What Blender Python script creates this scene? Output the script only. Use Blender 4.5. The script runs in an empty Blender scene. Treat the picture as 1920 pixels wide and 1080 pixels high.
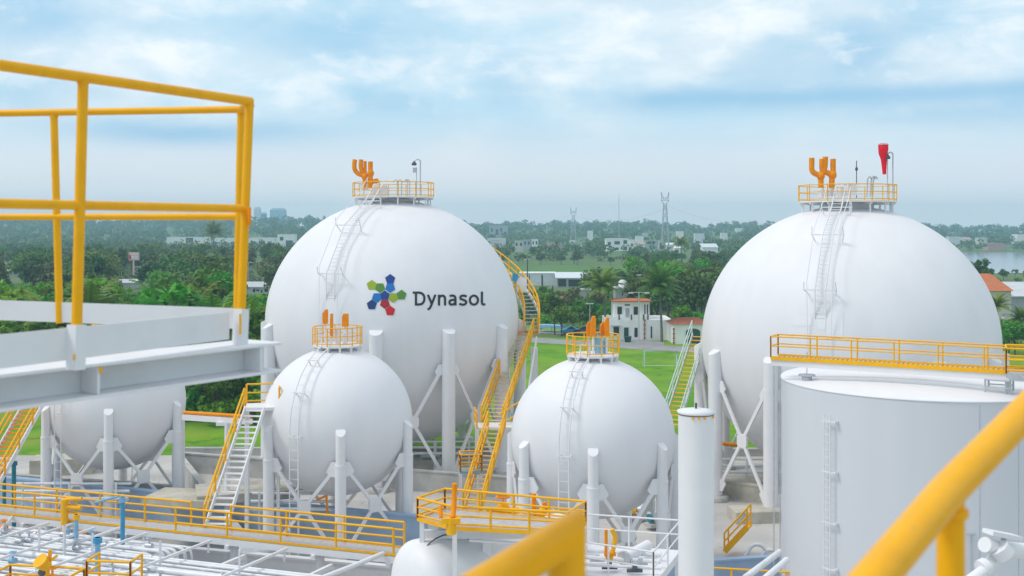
import bpy, math, random
import numpy as np
from mathutils import Vector, Matrix, Euler

random.seed(7)
C = bpy.context.scene.collection
SC = bpy.context.scene
R_ = math.radians
PI = math.pi

# ------------------------------------------------------------------ camera, sky, sun, exposure
H = 17.5            # eye height above the plant floor
F = 2100.0          # focal length in photo pixels (1920 wide)
CX, HY = 960.0, 424.0

cam = bpy.data.cameras.new("camera")
cam.sensor_width = 36.0
cam.lens = F / 1920.0 * 36.0
cam.shift_y = (HY - 540.0) / 1920.0
cam.clip_start = 0.05
cam.clip_end = 20000.0
cam.dof.use_dof = True
cam.dof.focus_distance = 65.0
cam.dof.aperture_fstop = 4.2
cam_o = bpy.data.objects.new("camera", cam)
cam_o.location = (0, 0, H)
cam_o.rotation_euler = (R_(90), 0, 0)
C.objects.link(cam_o)
SC.camera = cam_o

SUN_EL, SUN_AZ = R_(52), R_(-100)      # azimuth from +Y, positive towards +X
world = bpy.data.worlds.new("World")
SC.world = world
world.use_nodes = True
wt = world.node_tree
wt.nodes.clear()
def wn(t, **k):
    n = wt.nodes.new(t)
    for a, b in k.items():
        setattr(n, a, b)
    return n
def wl(a, b):
    wt.links.new(a, b)
def wmath(op, a, b=None, c=None, clamp=False):
    n = wn("ShaderNodeMath", operation=op, use_clamp=clamp)
    for i, x in enumerate((a, b, c)):
        if x is None:
            continue
        if isinstance(x, (int, float)):
            n.inputs[i].default_value = x
        else:
            wl(x, n.inputs[i])
    return n.outputs[0]
def wsmooth(x, lo, hi):
    n = wn("ShaderNodeMapRange", interpolation_type='SMOOTHSTEP')
    wl(x, n.inputs[0])
    n.inputs[1].default_value = lo
    n.inputs[2].default_value = hi
    return n.outputs[0]
def wnoise(vec, scale, detail=6, rough=.55, dist=0.0):
    n = wn("ShaderNodeTexNoise")
    wl(vec, n.inputs['Vector'])
    n.inputs['Scale'].default_value = scale
    n.inputs['Detail'].default_value = detail
    n.inputs['Roughness'].default_value = rough
    n.inputs['Distortion'].default_value = dist
    return n.outputs['Fac']
def wmix(fac, a, b):
    n = wn("ShaderNodeMix", data_type='RGBA')
    if isinstance(fac, (int, float)):
        n.inputs[0].default_value = fac
    else:
        wl(fac, n.inputs[0])
    for i, x in ((6, a), (7, b)):
        if isinstance(x, tuple):
            n.inputs[i].default_value = (*x, 1)
        else:
            wl(x, n.inputs[i])
    return n.outputs[2]
tc = wn("ShaderNodeTexCoord")
sp = wn("ShaderNodeSeparateXYZ")
wl(tc.outputs['Generated'], sp.inputs[0])
el = wmath('ARCSINE', sp.outputs[2])
az = wmath('ARCTAN2', sp.outputs[0], sp.outputs[1])
def wvec(sx, sy, ox=0.0, oy=0.0):
    n = wn("ShaderNodeCombineXYZ")
    wl(wmath('MULTIPLY_ADD', az, sx, ox), n.inputs[0])
    wl(wmath('MULTIPLY_ADD', el, sy, oy), n.inputs[1])
    return n.outputs[0]
n1 = wnoise(wvec(3.2, 8.0, 1.3, 0.4), 1.0, 8, .52, .3)       # broad cloud banks
n2 = wnoise(wvec(9.0, 17.0, 4.0, 2.2), 1.0, 9, .55, .25)       # smaller puffs
n3 = wnoise(wvec(2.0, 26.0, 7.0, 1.0), 1.0, 5, .5, .2)        # long flat streaks
bank = wsmooth(wmath('MULTIPLY_ADD', n2, .40, wmath('MULTIPLY', n1, .80)), .50, .70)
streak = wsmooth(n3, .48, .66)
def wbump(x, c, w):
    d = wmath('DIVIDE', wmath('SUBTRACT', x, c), w)
    return wmath('POWER', 2.718, wmath('MULTIPLY', wmath('MULTIPLY', d, d), -1.0))
# the sky directions are bent by noise so that cloud edges come out ragged
azw = wmath('MULTIPLY_ADD', wmath('SUBTRACT', wnoise(wvec(7.0, 12.0, 9.3, 3.3), 1.0, 7, .6), .5), .22, az)
elw = wmath('MULTIPLY_ADD', wmath('SUBTRACT', n2, .5), .085, el)
elt = wmath('MULTIPLY_ADD', wmath('SUBTRACT', n2, .5), .014, el)
def blobs(rows):
    tot = None
    for px_, py_, sx, sy, amt in rows:
        a0 = math.atan((px_ - CX) / F)
        e0 = math.atan((HY - py_) / F)
        g = wmath('MULTIPLY', wmath('MULTIPLY', wbump(azw, a0, sx / F), wbump(elw, e0, sy / F)), amt)
        tot = g if tot is None else wmath('ADD', tot, g)
    return tot
blue_m = wmath('MULTIPLY', blobs([(110, 70, 150, 40, .8), (640, 70, 190, 48, .7), (1640, 105, 150, 75, .85), (960, 150, 70, 55, .6), (700, 195, 80, 40, .6),
                  (1390, 150, 120, 40, .4), (60, 190, 120, 50, .5), (1850, 235, 160, 26, .7), (500, 285, 200, 30, .35)]), 1.0, clamp=True)
white_m = wmath('MULTIPLY', blobs([(255, 120, 90, 45, .9), (520, 170, 120, 55, .9), (1310, 35, 150, 45, .9), (1060, 130, 120, 60, .7), (1870, 60, 90, 80, .85), (790, 110, 90, 40, .7),
                   (1250, 120, 110, 50, .6), (1460, 190, 140, 30, .5), (330, 20, 140, 26, .6), (1000, 20, 200, 30, .6), (1820, 170, 150, 30, .6)]), 1.0, clamp=True)
gap = wmath('ADD', wmath('MULTIPLY', wbump(elt, .111, .0125), wsmooth(az, .03, .14)),
            wmath('MULTIPLY', wbump(elt, .080, .0105), wbump(az, -.285, .10)), clamp=True)
n4 = wnoise(wvec(5.0, 15.0, 2.6, 5.1), 1.0, 9, .6, .35)      # grey-blue cloud bases
n5 = wnoise(wvec(16.0, 34.0, 1.1, 8.7), 1.0, 9, .62, .3)     # fine cloud texture
base = wmix(bank, (.42, .615, .74), (.61, .70, .755))
base = wmix(wmath('MULTIPLY', wsmooth(n4, .46, .64), .5), base, (.385, .56, .69))
base = wmix(wmath('MULTIPLY', streak, .3), base, (.56, .675, .75))
base = wmix(wmath('MULTIPLY', blue_m, .85), base, (.24, .465, .655))
fine = wsmooth(n5, .36, .62)
base = wmix(wmath('MULTIPLY', white_m, wmath('MULTIPLY_ADD', fine, .7, .35)), base, (.79, .82, .835))
base = wmix(wmath('MULTIPLY', wmath('MULTIPLY', wsmooth(n5, .52, .68), wsmooth(el, .07, .13)), .45), base, (.76, .80, .82))
low = wmath('SUBTRACT', 1.0, wsmooth(el, .035, .115))
base = wmix(wmath('MULTIPLY', low, .85), base, (.66, .685, .735))
base = wmix(wmath('MULTIPLY', gap, .85), base, (.235, .455, .65))
high = wsmooth(el, .35, .9)
base = wmix(high, base, (.62, .65, .71))
bg1 = wn("ShaderNodeBackground")
sky = wn("ShaderNodeTexSky")
sky.sky_type = 'NISHITA'
sky.sun_disc = False
sky.sun_elevation = SUN_EL
sky.sun_rotation = SUN_AZ
sky.altitude = 0
sky.air_density = 1.0
sky.dust_density = 2.0
wl(sky.outputs[0], bg1.inputs[0])
bg1.inputs[1].default_value = 0.09
bg2 = wn("ShaderNodeBackground")
wl(base, bg2.inputs[0])
bg2.inputs[1].default_value = 1.0
mx = wn("ShaderNodeMixShader")
mx.inputs[0].default_value = .9
wl(bg1.outputs[0], mx.inputs[1])
wl(bg2.outputs[0], mx.inputs[2])
wo = wn("ShaderNodeOutputWorld")
wl(mx.outputs[0], wo.inputs[0])

sun = bpy.data.lights.new("sun", 'SUN')
sun.energy = 1.15
sun.angle = R_(16)
sun.color = (1.0, .95, .88)
sun_o = bpy.data.objects.new("sun", sun)
sd = Vector((math.sin(SUN_AZ) * math.cos(SUN_EL), math.cos(SUN_AZ) * math.cos(SUN_EL), math.sin(SUN_EL)))
sun_o.rotation_euler = sd.to_track_quat('Z', 'Y').to_euler()
sun_o.location = (0, 0, 120)
C.objects.link(sun_o)

vs = SC.view_settings
vs.view_transform = 'Standard'
vs.look = 'None'
vs.exposure = 0.46
vs.gamma = 1.0
try:
    SC.cycles.use_denoising = True
    SC.cycles.denoiser = 'OPENIMAGEDENOISE'
    SC.cycles.max_bounces = 8
    SC.cycles.volume_bounces = 2
    SC.cycles.transparent_max_bounces = 16
except Exception:
    pass

# ------------------------------------------------------------------ materials
def srgb(r, g, b):
    f = lambda c: (c / 255 / 12.92) if c / 255 <= .04045 else ((c / 255 + .055) / 1.055) ** 2.4
    return (f(r), f(g), f(b))

def mat(name, col, rough=.5, metal=0.0, var=0.0, var_col=None, scale=2.0, bump=0.0, bscale=30.0, objvar=0.0, spec=.5,
        stretch=None, lo=.35, hi=.65, translucent=0.0):
    m = bpy.data.materials.new(name)
    m.use_nodes = True
    t = m.node_tree
    b = t.nodes["Principled BSDF"]
    b.inputs['Roughness'].default_value = rough
    b.inputs['Metallic'].default_value = metal
    b.inputs['Specular IOR Level'].default_value = spec
    b.inputs['Base Color'].default_value = (*col, 1)
    out = None
    if var or var_col:
        co = t.nodes.new("ShaderNodeTexCoord")
        src = co.outputs['Object']
        if stretch:
            mp = t.nodes.new("ShaderNodeMapping")
            mp.inputs['Scale'].default_value = stretch
            t.links.new(src, mp.inputs[0])
            src = mp.outputs[0]
        n = t.nodes.new("ShaderNodeTexNoise")
        n.inputs['Scale'].default_value = scale
        n.inputs['Detail'].default_value = 7
        n.inputs['Roughness'].default_value = .6
        t.links.new(src, n.inputs['Vector'])
        mr = t.nodes.new("ShaderNodeMapRange")
        mr.inputs[1].default_value = lo
        mr.inputs[2].default_value = hi
        t.links.new(n.outputs['Fac'], mr.inputs[0])
        mxn = t.nodes.new("ShaderNodeMix")
        mxn.data_type = 'RGBA'
        vc = var_col or tuple(c * (1 - var) for c in col)
        mxn.inputs[6].default_value = (*col, 1)
        mxn.inputs[7].default_value = (*vc, 1)
        t.links.new(mr.outputs[0], mxn.inputs[0])
        out = mxn.outputs[2]
    if objvar:
        oi = t.nodes.new("ShaderNodeObjectInfo")
        hs = t.nodes.new("ShaderNodeHueSaturation")
        mr2 = t.nodes.new("ShaderNodeMapRange")
        mr2.inputs[3].default_value = 1 - objvar
        mr2.inputs[4].default_value = 1 + objvar
        t.links.new(oi.outputs['Random'], mr2.inputs[0])
        t.links.new(mr2.outputs[0], hs.inputs['Value'])
        ml = t.nodes.new("ShaderNodeMath"); ml.operation = 'MULTIPLY'; ml.inputs[1].default_value = 7.31
        fr = t.nodes.new("ShaderNodeMath"); fr.operation = 'FRACT'
        mr3 = t.nodes.new("ShaderNodeMapRange")
        mr3.inputs[3].default_value = .452
        mr3.inputs[4].default_value = .53
        t.links.new(oi.outputs['Random'], ml.inputs[0]); t.links.new(ml.outputs[0], fr.inputs[0])
        t.links.new(fr.outputs[0], mr3.inputs[0]); t.links.new(mr3.outputs[0], hs.inputs['Hue'])
        if out is not None:
            t.links.new(out, hs.inputs['Color'])
        else:
            hs.inputs['Color'].default_value = (*col, 1)
        out = hs.outputs[0]
    if out is not None:
        t.links.new(out, b.inputs['Base Color'])
    if bump:
        co = t.nodes.new("ShaderNodeTexCoord")
        n = t.nodes.new("ShaderNodeTexNoise")
        n.inputs['Scale'].default_value = bscale
        n.inputs['Detail'].default_value = 5
        t.links.new(co.outputs['Object'], n.inputs['Vector'])
        bp = t.nodes.new("ShaderNodeBump")
        bp.inputs['Strength'].default_value = bump
        bp.inputs['Distance'].default_value = .05
        t.links.new(n.outputs['Fac'], bp.inputs['Height'])
        t.links.new(bp.outputs[0], b.inputs['Normal'])
    if translucent:
        tr = t.nodes.new("ShaderNodeBsdfTranslucent")
        if out is not None:
            t.links.new(out, tr.inputs[0])
        else:
            tr.inputs[0].default_value = (*col, 1)
        ms = t.nodes.new("ShaderNodeMixShader")
        ms.inputs[0].default_value = translucent
        o = t.nodes["Material Output"]
        t.links.new(b.outputs[0], ms.inputs[1])
        t.links.new(tr.outputs[0], ms.inputs[2])
        t.links.new(ms.outputs[0], o.inputs[0])
    return m

M = {}
M['white'] = mat("white_paint", (.83, .82, .83), .45, var=.05, scale=.7, spec=.3)
M['tankwhite'] = mat("tank_white_paint", (.83, .82, .832), .5, var_col=(.79, .78, .795), scale=.35, stretch=(1.6, 1.6, .3), spec=.3)
M['oldwhite'] = mat("weathered_white_paint", (.80, .80, .825), .5, var_col=(.72, .715, .72), scale=3.5, lo=.5, hi=.8, bump=.03, bscale=20, spec=.35)
M['patch'] = mat("fresh_white_paint", (.84, .83, .85), .5, spec=.3)
M['tread'] = mat("worn_tread_paint", (.78, .60, .30), .6, var_col=(.62, .50, .33), scale=4)
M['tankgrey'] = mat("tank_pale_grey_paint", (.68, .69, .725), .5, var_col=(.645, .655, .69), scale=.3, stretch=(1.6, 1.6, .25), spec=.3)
M['steel'] = mat("grey_steel", (.52, .55, .58), .4, .2, var=.2, scale=4)
M['pipe'] = mat("pipe_cladding", (.80, .81, .83), .38, .0, var=.14, scale=1.3, spec=.5)
M['galv'] = mat("galvanised_steel", (.60, .63, .67), .4, .35, var=.2, scale=6)
M['dark'] = mat("dark_grey_steel", (.10, .11, .13), .55, var=.3, scale=5)
M['yellow'] = mat("yellow_paint", (.95, .50, .004), .42, var_col=(.90, .43, .006), scale=3, spec=.2)
M['yellownear'] = mat("yellow_gloss_paint", (.95, .455, .004), .40, var_col=(.86, .40, .005), scale=9, lo=.45, hi=.75, bump=.05, bscale=30, spec=.28)
M['orange'] = mat("orange_paint", (.97, .31, .0), .55, var=.12, scale=4, spec=.15)
M['red'] = mat("red_fabric", (1.0, .045, .075), .7, var=.08, scale=3, translucent=.5, spec=.1)
M['blue'] = mat("blue_paint", (.05, .33, .60), .45, var=.15, scale=3)
M['palegreen'] = mat("pale_green_paint", (.58, .72, .66), .5, var=.1, scale=3)
M['teal'] = mat("teal_paint", (.01, .22, .29), .45, var=.2, scale=3)
M['skyblue'] = mat("light_blue_paint", (.25, .50, .70), .45, var=.15, scale=3)
M['concrete'] = mat("concrete", (.54, .535, .51), .85, var_col=(.40, .395, .38), scale=.8, bump=.15, bscale=8, spec=.2)
M['bluewall'] = mat("blue_grey_wall_paint", (.38, .50, .66), .7, var_col=(.30, .41, .55), scale=.7, bump=.05, bscale=8, spec=.25)
M['apron'] = mat("plant_floor_concrete", (.58, .56, .52), .9, var_col=(.42, .41, .39), scale=.22, bump=.15, bscale=4, spec=.2)
M['beige'] = mat("beige_concrete", (.60, .56, .47), .85, var_col=(.42, .39, .33), scale=.9, bump=.1, bscale=6, spec=.2)
M['asphalt'] = mat("asphalt", (.36, .36, .36), .9, var=.2, scale=.5, spec=.2)
M['lawn'] = mat("lawn_grass", (.20, .37, .020), .9, var_col=(.10, .27, .016), scale=.13, lo=.4, hi=.62, bump=.4, bscale=5, spec=.1)
M['ground'] = mat("rough_ground", (.09, .18, .045), .95, var_col=(.16, .19, .08), scale=.02, bump=.3, bscale=.5, spec=.1)
M['field'] = mat("pale_field_grass", (.12, .24, .055), .95, var_col=(.09, .19, .045), scale=.05, spec=.1)
M['water'] = mat("lake_water", (.22, .26, .30), .12, var=.1, scale=.01, bump=.05, bscale=.6)
M['bark'] = mat("bark", (.13, .105, .08), .9, var=.35, scale=6, bump=.4, bscale=12, spec=.1)
M['palmbark'] = mat("palm_bark", (.21, .20, .18), .9, var=.3, scale=5, bump=.3, bscale=10, spec=.1)
M['leaf'] = mat("broad_leaf", (.125, .235, .050), .55, var_col=(.065, .15, .034), scale=.4, objvar=.4, spec=.25, translucent=.25)
M['leafbright'] = mat("bright_leaf", (.12, .37, .018), .5, var_col=(.065, .23, .014), scale=.5, objvar=.35, spec=.3, translucent=.3)
M['leafdry'] = mat("dry_leaf", (.20, .235, .095), .6, var_col=(.115, .15, .060), scale=.5, objvar=.3, spec=.2, translucent=.2)
M['palm'] = mat("palm_leaf", (.11, .24, .025), .5, var_col=(.24, .28, .035), scale=.35, lo=.5, hi=.75, objvar=.25, spec=.3, translucent=.25)
M['farleaf'] = mat("far_wood_leaf", (.065, .15, .040), .7, var_col=(.15, .20, .075), scale=.018, spec=.1, lo=.4, hi=.6)
M['farhill'] = mat("far_hill_green", (.045, .10, .03), .9, var_col=(.07, .11, .04), scale=.01, spec=.1)
M['plaster'] = mat("white_plaster", (.88, .87, .86), .8, var=.08, scale=.6, spec=.2)
M['cream'] = mat("cream_plaster", (.66, .62, .55), .8, var=.15, scale=.4, spec=.2)
M['pinkwall'] = mat("faded_pink_plaster", (.56, .36, .33), .8, var=.15, scale=.4, spec=.2)
M['greywall'] = mat("grey_plaster", (.42, .45, .48), .8, var=.15, scale=.4, spec=.2)
M['rooftile'] = mat("red_roof_tile", (.42, .13, .07), .8, var=.25, scale=3, spec=.2)
M['orangeroof'] = mat("orange_roof_tile", (.60, .20, .09), .8, var=.2, scale=2, spec=.2)
M['metalroof'] = mat("pale_metal_roof", (.62, .64, .65), .5, var=.15, scale=.5, spec=.4)
M['glass'] = mat("dark_window_glass", (.03, .04, .055), .15, spec=.6)
M['greendoor'] = mat("dark_green_door", (.02, .07, .055), .5)
M['boardwhite'] = mat("white_board", (.72, .75, .78), .6, var=.1, scale=1)
M['signred'] = mat("sign_red", (.55, .05, .06), .5)
M['signpink'] = mat("faded_sign_panel", (.80, .52, .48), .5, var=.1, scale=1)
M['hazeblue'] = mat("pale_blue_cladding", (.30, .48, .62), .6)
M['ink'] = mat("dark_lettering", (.012, .016, .022), .5)
for k, c in dict(navy=(0, 58, 138), mid=(0, 110, 186), lime=(150, 170, 12), green=(80, 136, 42), crimson=(168, 18, 34), scarlet=(206, 8, 24), deep=(2, 52, 118)).items():
    M['logo_' + k] = mat("emblem_" + k, srgb(*c), .5)

def chips(m, col, scale, lo, hi):
    t = m.node_tree
    b = t.nodes["Principled BSDF"]
    src = b.inputs['Base Color'].links[0].from_socket
    co = t.nodes.new("ShaderNodeTexCoord")
    n = t.nodes.new("ShaderNodeTexNoise")
    n.inputs['Scale'].default_value = scale
    n.inputs['Detail'].default_value = 9
    n.inputs['Roughness'].default_value = .7
    t.links.new(co.outputs['Object'], n.inputs['Vector'])
    mr = t.nodes.new("ShaderNodeMapRange")
    mr.inputs[1].default_value = lo
    mr.inputs[2].default_value = hi
    t.links.new(n.outputs['Fac'], mr.inputs[0])
    mx_ = t.nodes.new("ShaderNodeMix")
    mx_.data_type = 'RGBA'
    t.links.new(mr.outputs[0], mx_.inputs[0])
    t.links.new(src, mx_.inputs[6])
    mx_.inputs[7].default_value = (*col, 1)
    t.links.new(mx_.outputs[2], b.inputs['Base Color'])
chips(M['yellownear'], (.60, .40, .14), 13, .66, .70)
chips(M['oldwhite'], (.52, .40, .20), 7, .68, .76)
chips(M['lawn'], (.24, .32, .05), .035, .50, .62)
chips(M['lawn'], (.045, .15, .012), .30, .56, .70)
chips(M['apron'], (.22, .21, .20), .6, .60, .70)
# ------------------------------------------------------------------ building helpers
ORI = {}
def tag(o, label=None, cat=None, group=None, kind=None):
    if label: o['label'] = label
    if cat: o['category'] = cat
    if group: o['group'] = group
    if kind: o['kind'] = kind
    return o
def thing(name, label, cat, loc=(0, 0, 0), group=None, rz=0.0):
    o = bpy.data.objects.new(name, None)
    o.empty_display_size = .3
    C.objects.link(o)
    o.location = loc
    o.rotation_euler = (0, 0, rz)
    ORI[o.name] = Vector(loc)
    return tag(o, label, cat, group)
def copy_tree(o, parent=None):
    c = o.copy()
    C.objects.link(c)
    if parent is not None:
        c.parent = parent
    for ch in KIDS.get(o.name, ()):
        copy_tree(ch, c)
    return c
KIDS = {}

def frame(d):
    d = Vector(d).normalized()
    up = Vector((0, 0, 1)) if abs(d.z) < .95 else Vector((0, 1, 0))
    a = d.cross(up).normalized()
    return a, a.cross(d).normalized()

class MB:
    def __init__(s):
        s.v, s.f, s.m, s.sm = [], [], [], []
    def add(s, vs_, fs, m=0, smooth=False):
        n = len(s.v)
        s.v.extend(tuple(x) for x in vs_)
        for f in fs:
            s.f.append(tuple(i + n for i in f))
            s.m.append(m)
            s.sm.append(smooth)
    def box(s, c, size, rz=0.0, m=0):
        x, y, z = (k / 2 for k in size)
        cr, sr = math.cos(rz), math.sin(rz)
        vv = []
        for dz in (-z, z):
            for dx, dy in ((-x, -y), (x, -y), (x, y), (-x, y)):
                vv.append((c[0] + dx * cr - dy * sr, c[1] + dx * sr + dy * cr, c[2] + dz))
        s.add(vv, [(0, 3, 2, 1), (4, 5, 6, 7), (0, 1, 5, 4), (1, 2, 6, 5), (2, 3, 7, 6), (3, 0, 4, 7)], m)
    def bar(s, p, q, w, h, m=0, up=None):
        p, q = Vector(p), Vector(q)
        d = (q - p).normalized()
        if up is None:
            a, b = frame(d)
        else:
            a = d.cross(Vector(up)).normalized()
            b = a.cross(d).normalized()
        vv = []
        for e in (p, q):
            for i, j in ((-1, -1), (1, -1), (1, 1), (-1, 1)):
                vv.append(e + a * (i * w / 2) + b * (j * h / 2))
        s.add(vv, [(0, 1, 2, 3), (7, 6, 5, 4), (0, 4, 5, 1), (1, 5, 6, 2), (2, 6, 7, 3), (3, 7, 4, 0)], m)
    def tube(s, pts, r, n=8, m=0, closed=False, caps=True):
        pts = [Vector(p) for p in pts]
        k = len(pts)
        rr = r if isinstance(r, (list, tuple)) else [r] * k
        vv, fs = [], []
        a = None
        for i, p in enumerate(pts):
            if closed:
                d = (pts[(i + 1) % k] - pts[i - 1])
            elif i == 0:
                d = pts[1] - p
            elif i == k - 1:
                d = p - pts[i - 1]
            else:
                d = (pts[i + 1] - p).normalized() + (p - pts[i - 1]).normalized()
            d.normalize()
            if a is None:
                a, b = frame(d)
            else:
                a = (a - d * a.dot(d)).normalized()
                b = a.cross(d).normalized()
            mv, ex = None, 0.0
            if 0 < i < k - 1 and not closed:
                d1, d2 = (p - pts[i - 1]).normalized(), (pts[i + 1] - p).normalized()
                cs = d1.dot(d)
                if cs < .9995:
                    mv, ex = (d2 - d1).normalized(), min(1 / max(cs, .05), 2.6) - 1
            for j in range(n):
                t = 2 * PI * j / n
                o_ = a * math.cos(t) + b * math.sin(t)
                if mv is not None:
                    o_ = o_ + mv * (o_.dot(mv) * ex)
                vv.append(p + o_ * rr[i])
        for i in range(k if closed else k - 1):
            o, q = i * n, ((i + 1) % k) * n
            for j in range(n):
                fs.append((o + j, o + (j + 1) % n, q + (j + 1) % n, q + j))
        s.add(vv, fs, m, True)
        if caps and not closed:
            s.add(vv[:n], [tuple(range(n))], m)
            s.add(vv[-n:], [tuple(reversed(range(n)))], m)
    def lathe(s, c, prof, n=32, m=0, smooth=True, cap_top=True, cap_bot=False):
        vv, fs = [], []
        for r, z in prof:
            for j in range(n):
                t = 2 * PI * j / n
                vv.append((c[0] + r * math.cos(t), c[1] + r * math.sin(t), c[2] + z))
        for i in range(len(prof) - 1):
            for j in range(n):
                fs.append((i * n + j, i * n + (j + 1) % n, (i + 1) * n + (j + 1) % n, (i + 1) * n + j))
        s.add(vv, fs, m, smooth)
        if cap_top:
            s.add(vv[-n:], [tuple(range(n))], m)
        if cap_bot:
            s.add(vv[:n], [tuple(reversed(range(n)))], m)
    def ball(s, c, rx, ry, rz, n=16, k=10, m=0):
        vv, fs = [], []
        for i in range(1, k):
            th = PI * i / k
            for j in range(n):
                t = 2 * PI * j / n
                vv.append((c[0] + rx * math.sin(th) * math.cos(t), c[1] + ry * math.sin(th) * math.sin(t), c[2] + rz * math.cos(th)))
        top, bot = len(vv), len(vv) + 1
        vv += [(c[0], c[1], c[2] + rz), (c[0], c[1], c[2] - rz)]
        for i in range(k - 2):
            for j in range(n):
                fs.append((i * n + j, (i + 1) * n + j, (i + 1) * n + (j + 1) % n, i * n + (j + 1) % n))
        for j in range(n):
            fs.append((top, j, (j + 1) % n))
            fs.append((bot, (k - 2) * n + (j + 1) % n, (k - 2) * n + j))
        s.add(vv, fs, m, True)
    def prism(s, poly, z0, z1, m=0):
        n = len(poly)
        vv = [(x, y, z0) for x, y in poly] + [(x, y, z1) for x, y in poly]
        s.add(vv, [tuple(reversed(range(n))), tuple(range(n, 2 * n))] + [(i, (i + 1) % n, n + (i + 1) % n, n + i) for i in range(n)], m)
    def extrude(s, pts, vec, m=0):
        n = len(pts)
        vec = Vector(vec)
        vv = [Vector(p) for p in pts] + [Vector(p) + vec for p in pts]
        s.add(vv, [tuple(reversed(range(n))), tuple(range(n, 2 * n))] + [(i, (i + 1) % n, n + (i + 1) % n, n + i) for i in range(n)], m)
    def build(s, name, mats, parent=None, label=None, bevel=0.0):
        if not isinstance(mats, (list, tuple)):
            mats = [mats]
        off = ORI.get(parent.name, Vector()) if parent is not None else Vector()
        me = bpy.data.meshes.new(name)
        me.from_pydata([(x - off.x, y - off.y, z - off.z) for x, y, z in s.v], [], s.f)
        for q in mats:
            me.materials.append(q)
        me.polygons.foreach_set('material_index', s.m)
        me.polygons.foreach_set('use_smooth', s.sm)
        me.update()
        o = bpy.data.objects.new(name, me)
        C.objects.link(o)
        if parent is not None:
            o.parent = parent
            ORI[o.name] = off
            KIDS.setdefault(parent.name, []).append(o)
        if label:
            o['label'] = label
        if bevel:
            b = o.modifiers.new("edge", 'BEVEL')
            b.width = bevel
            b.segments = 2
            b.limit_method = 'ANGLE'
        return o

def P(px, py, d):
    return Vector(((px - CX) / F * d, d, H - (py - HY) / F * d))
def G(px, d, z=0.0):
    return Vector(((px - CX) / F * d, d, z))
def dist_at(py, z=0.0):
    return (H - z) * F / (py - HY)
def lerp(a, b, t):
    return a + (b - a) * t
def catmull(pts, k=8, closed=False):
    pts = [Vector(p) for p in pts]
    n = len(pts)
    out = []
    segs = n if closed else n - 1
    for i in range(segs):
        if closed:
            p0, p1, p2, p3 = pts[i - 1], pts[i], pts[(i + 1) % n], pts[(i + 2) % n]
        else:
            p1, p2 = pts[i], pts[i + 1]
            p0 = pts[i - 1] if i else p1 * 2 - p2
            p3 = pts[i + 2] if i + 2 < n else p2 * 2 - p1
        for j in range(k):
            t = j / k
            out.append(.5 * ((2 * p1) + (p2 - p0) * t + (2 * p0 - 5 * p1 + 4 * p2 - p3) * t * t + (3 * p1 - p0 - 3 * p2 + p3) * t ** 3))
    if not closed:
        out.append(pts[-1])
    return out
def along(pts, step):
    """points about every STEP along a polyline, its corners included"""
    out = [Vector(pts[0])]
    for a, b in zip(pts, pts[1:]):
        a, b = Vector(a), Vector(b)
        k = max(1, round((b - a).length / step))
        for i in range(1, k + 1):
            out.append(a.lerp(b, i / k))
    return out

def railing(name, pts, parent, m, h=1.05, mids=(.55,), step=1.5, r=.04, toe=.0, closed=False, n=6, post_name='post'):
    """one railing part whose posts are sub-parts of their own"""
    pts = [Vector(p) for p in pts]
    if closed:
        pts = pts + [pts[0]]
    up = Vector((0, 0, 1))
    b = MB()
    for hh in (*mids, h):
        b.tube([p + up * hh for p in pts], r if hh == h else r * .85, n)
    if toe:
        for p, q in zip(pts, pts[1:]):
            b.bar(p + up * toe / 2, q + up * toe / 2, .02, toe, up=(0, 0, 1))
    o = b.build(name, m, parent)
    spots = along(pts, step)
    if closed:
        spots = spots[:-1]
    for p in spots:
        c = MB()
        c.tube([p, p + up * h], r, n)
        c.build(post_name, m, o)
    return o

# ------------------------------------------------------------------ spherical tanks
def solve_sphere(x0, x1, y0, y1, d):
    k1, k2 = (x0 - CX) / F, (x1 - CX) / F
    s1, s2 = math.hypot(1, k1), math.hypot(1, k2)
    rh = (k2 - k1) * d / (s1 + s2)
    X = k1 * d + rh * s1
    m1, m2 = (HY - y0) / F, (HY - y1) / F
    rv = rh
    for _ in range(20):
        # Z - m1 d = -sqrt(rv^2+m1^2 rh^2) ; Z - m2 d = sqrt(...)
        e1, e2 = math.sqrt(rv * rv + m1 * m1 * rh * rh), math.sqrt(rv * rv + m2 * m2 * rh * rh)
        rv *= (m1 - m2) * d / (e1 + e2)
    Z = H + m2 * d + math.sqrt(rv * rv + m2 * m2 * rh * rh)
    return X, d, Z, rh, rv
def phi_for(px, X, d, R):
    k = (px - CX) / F
    s = (k * d - X) / (R * math.hypot(1, k))
    return math.degrees(math.asin(max(-1, min(1, s))) - math.atan(k))

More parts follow.
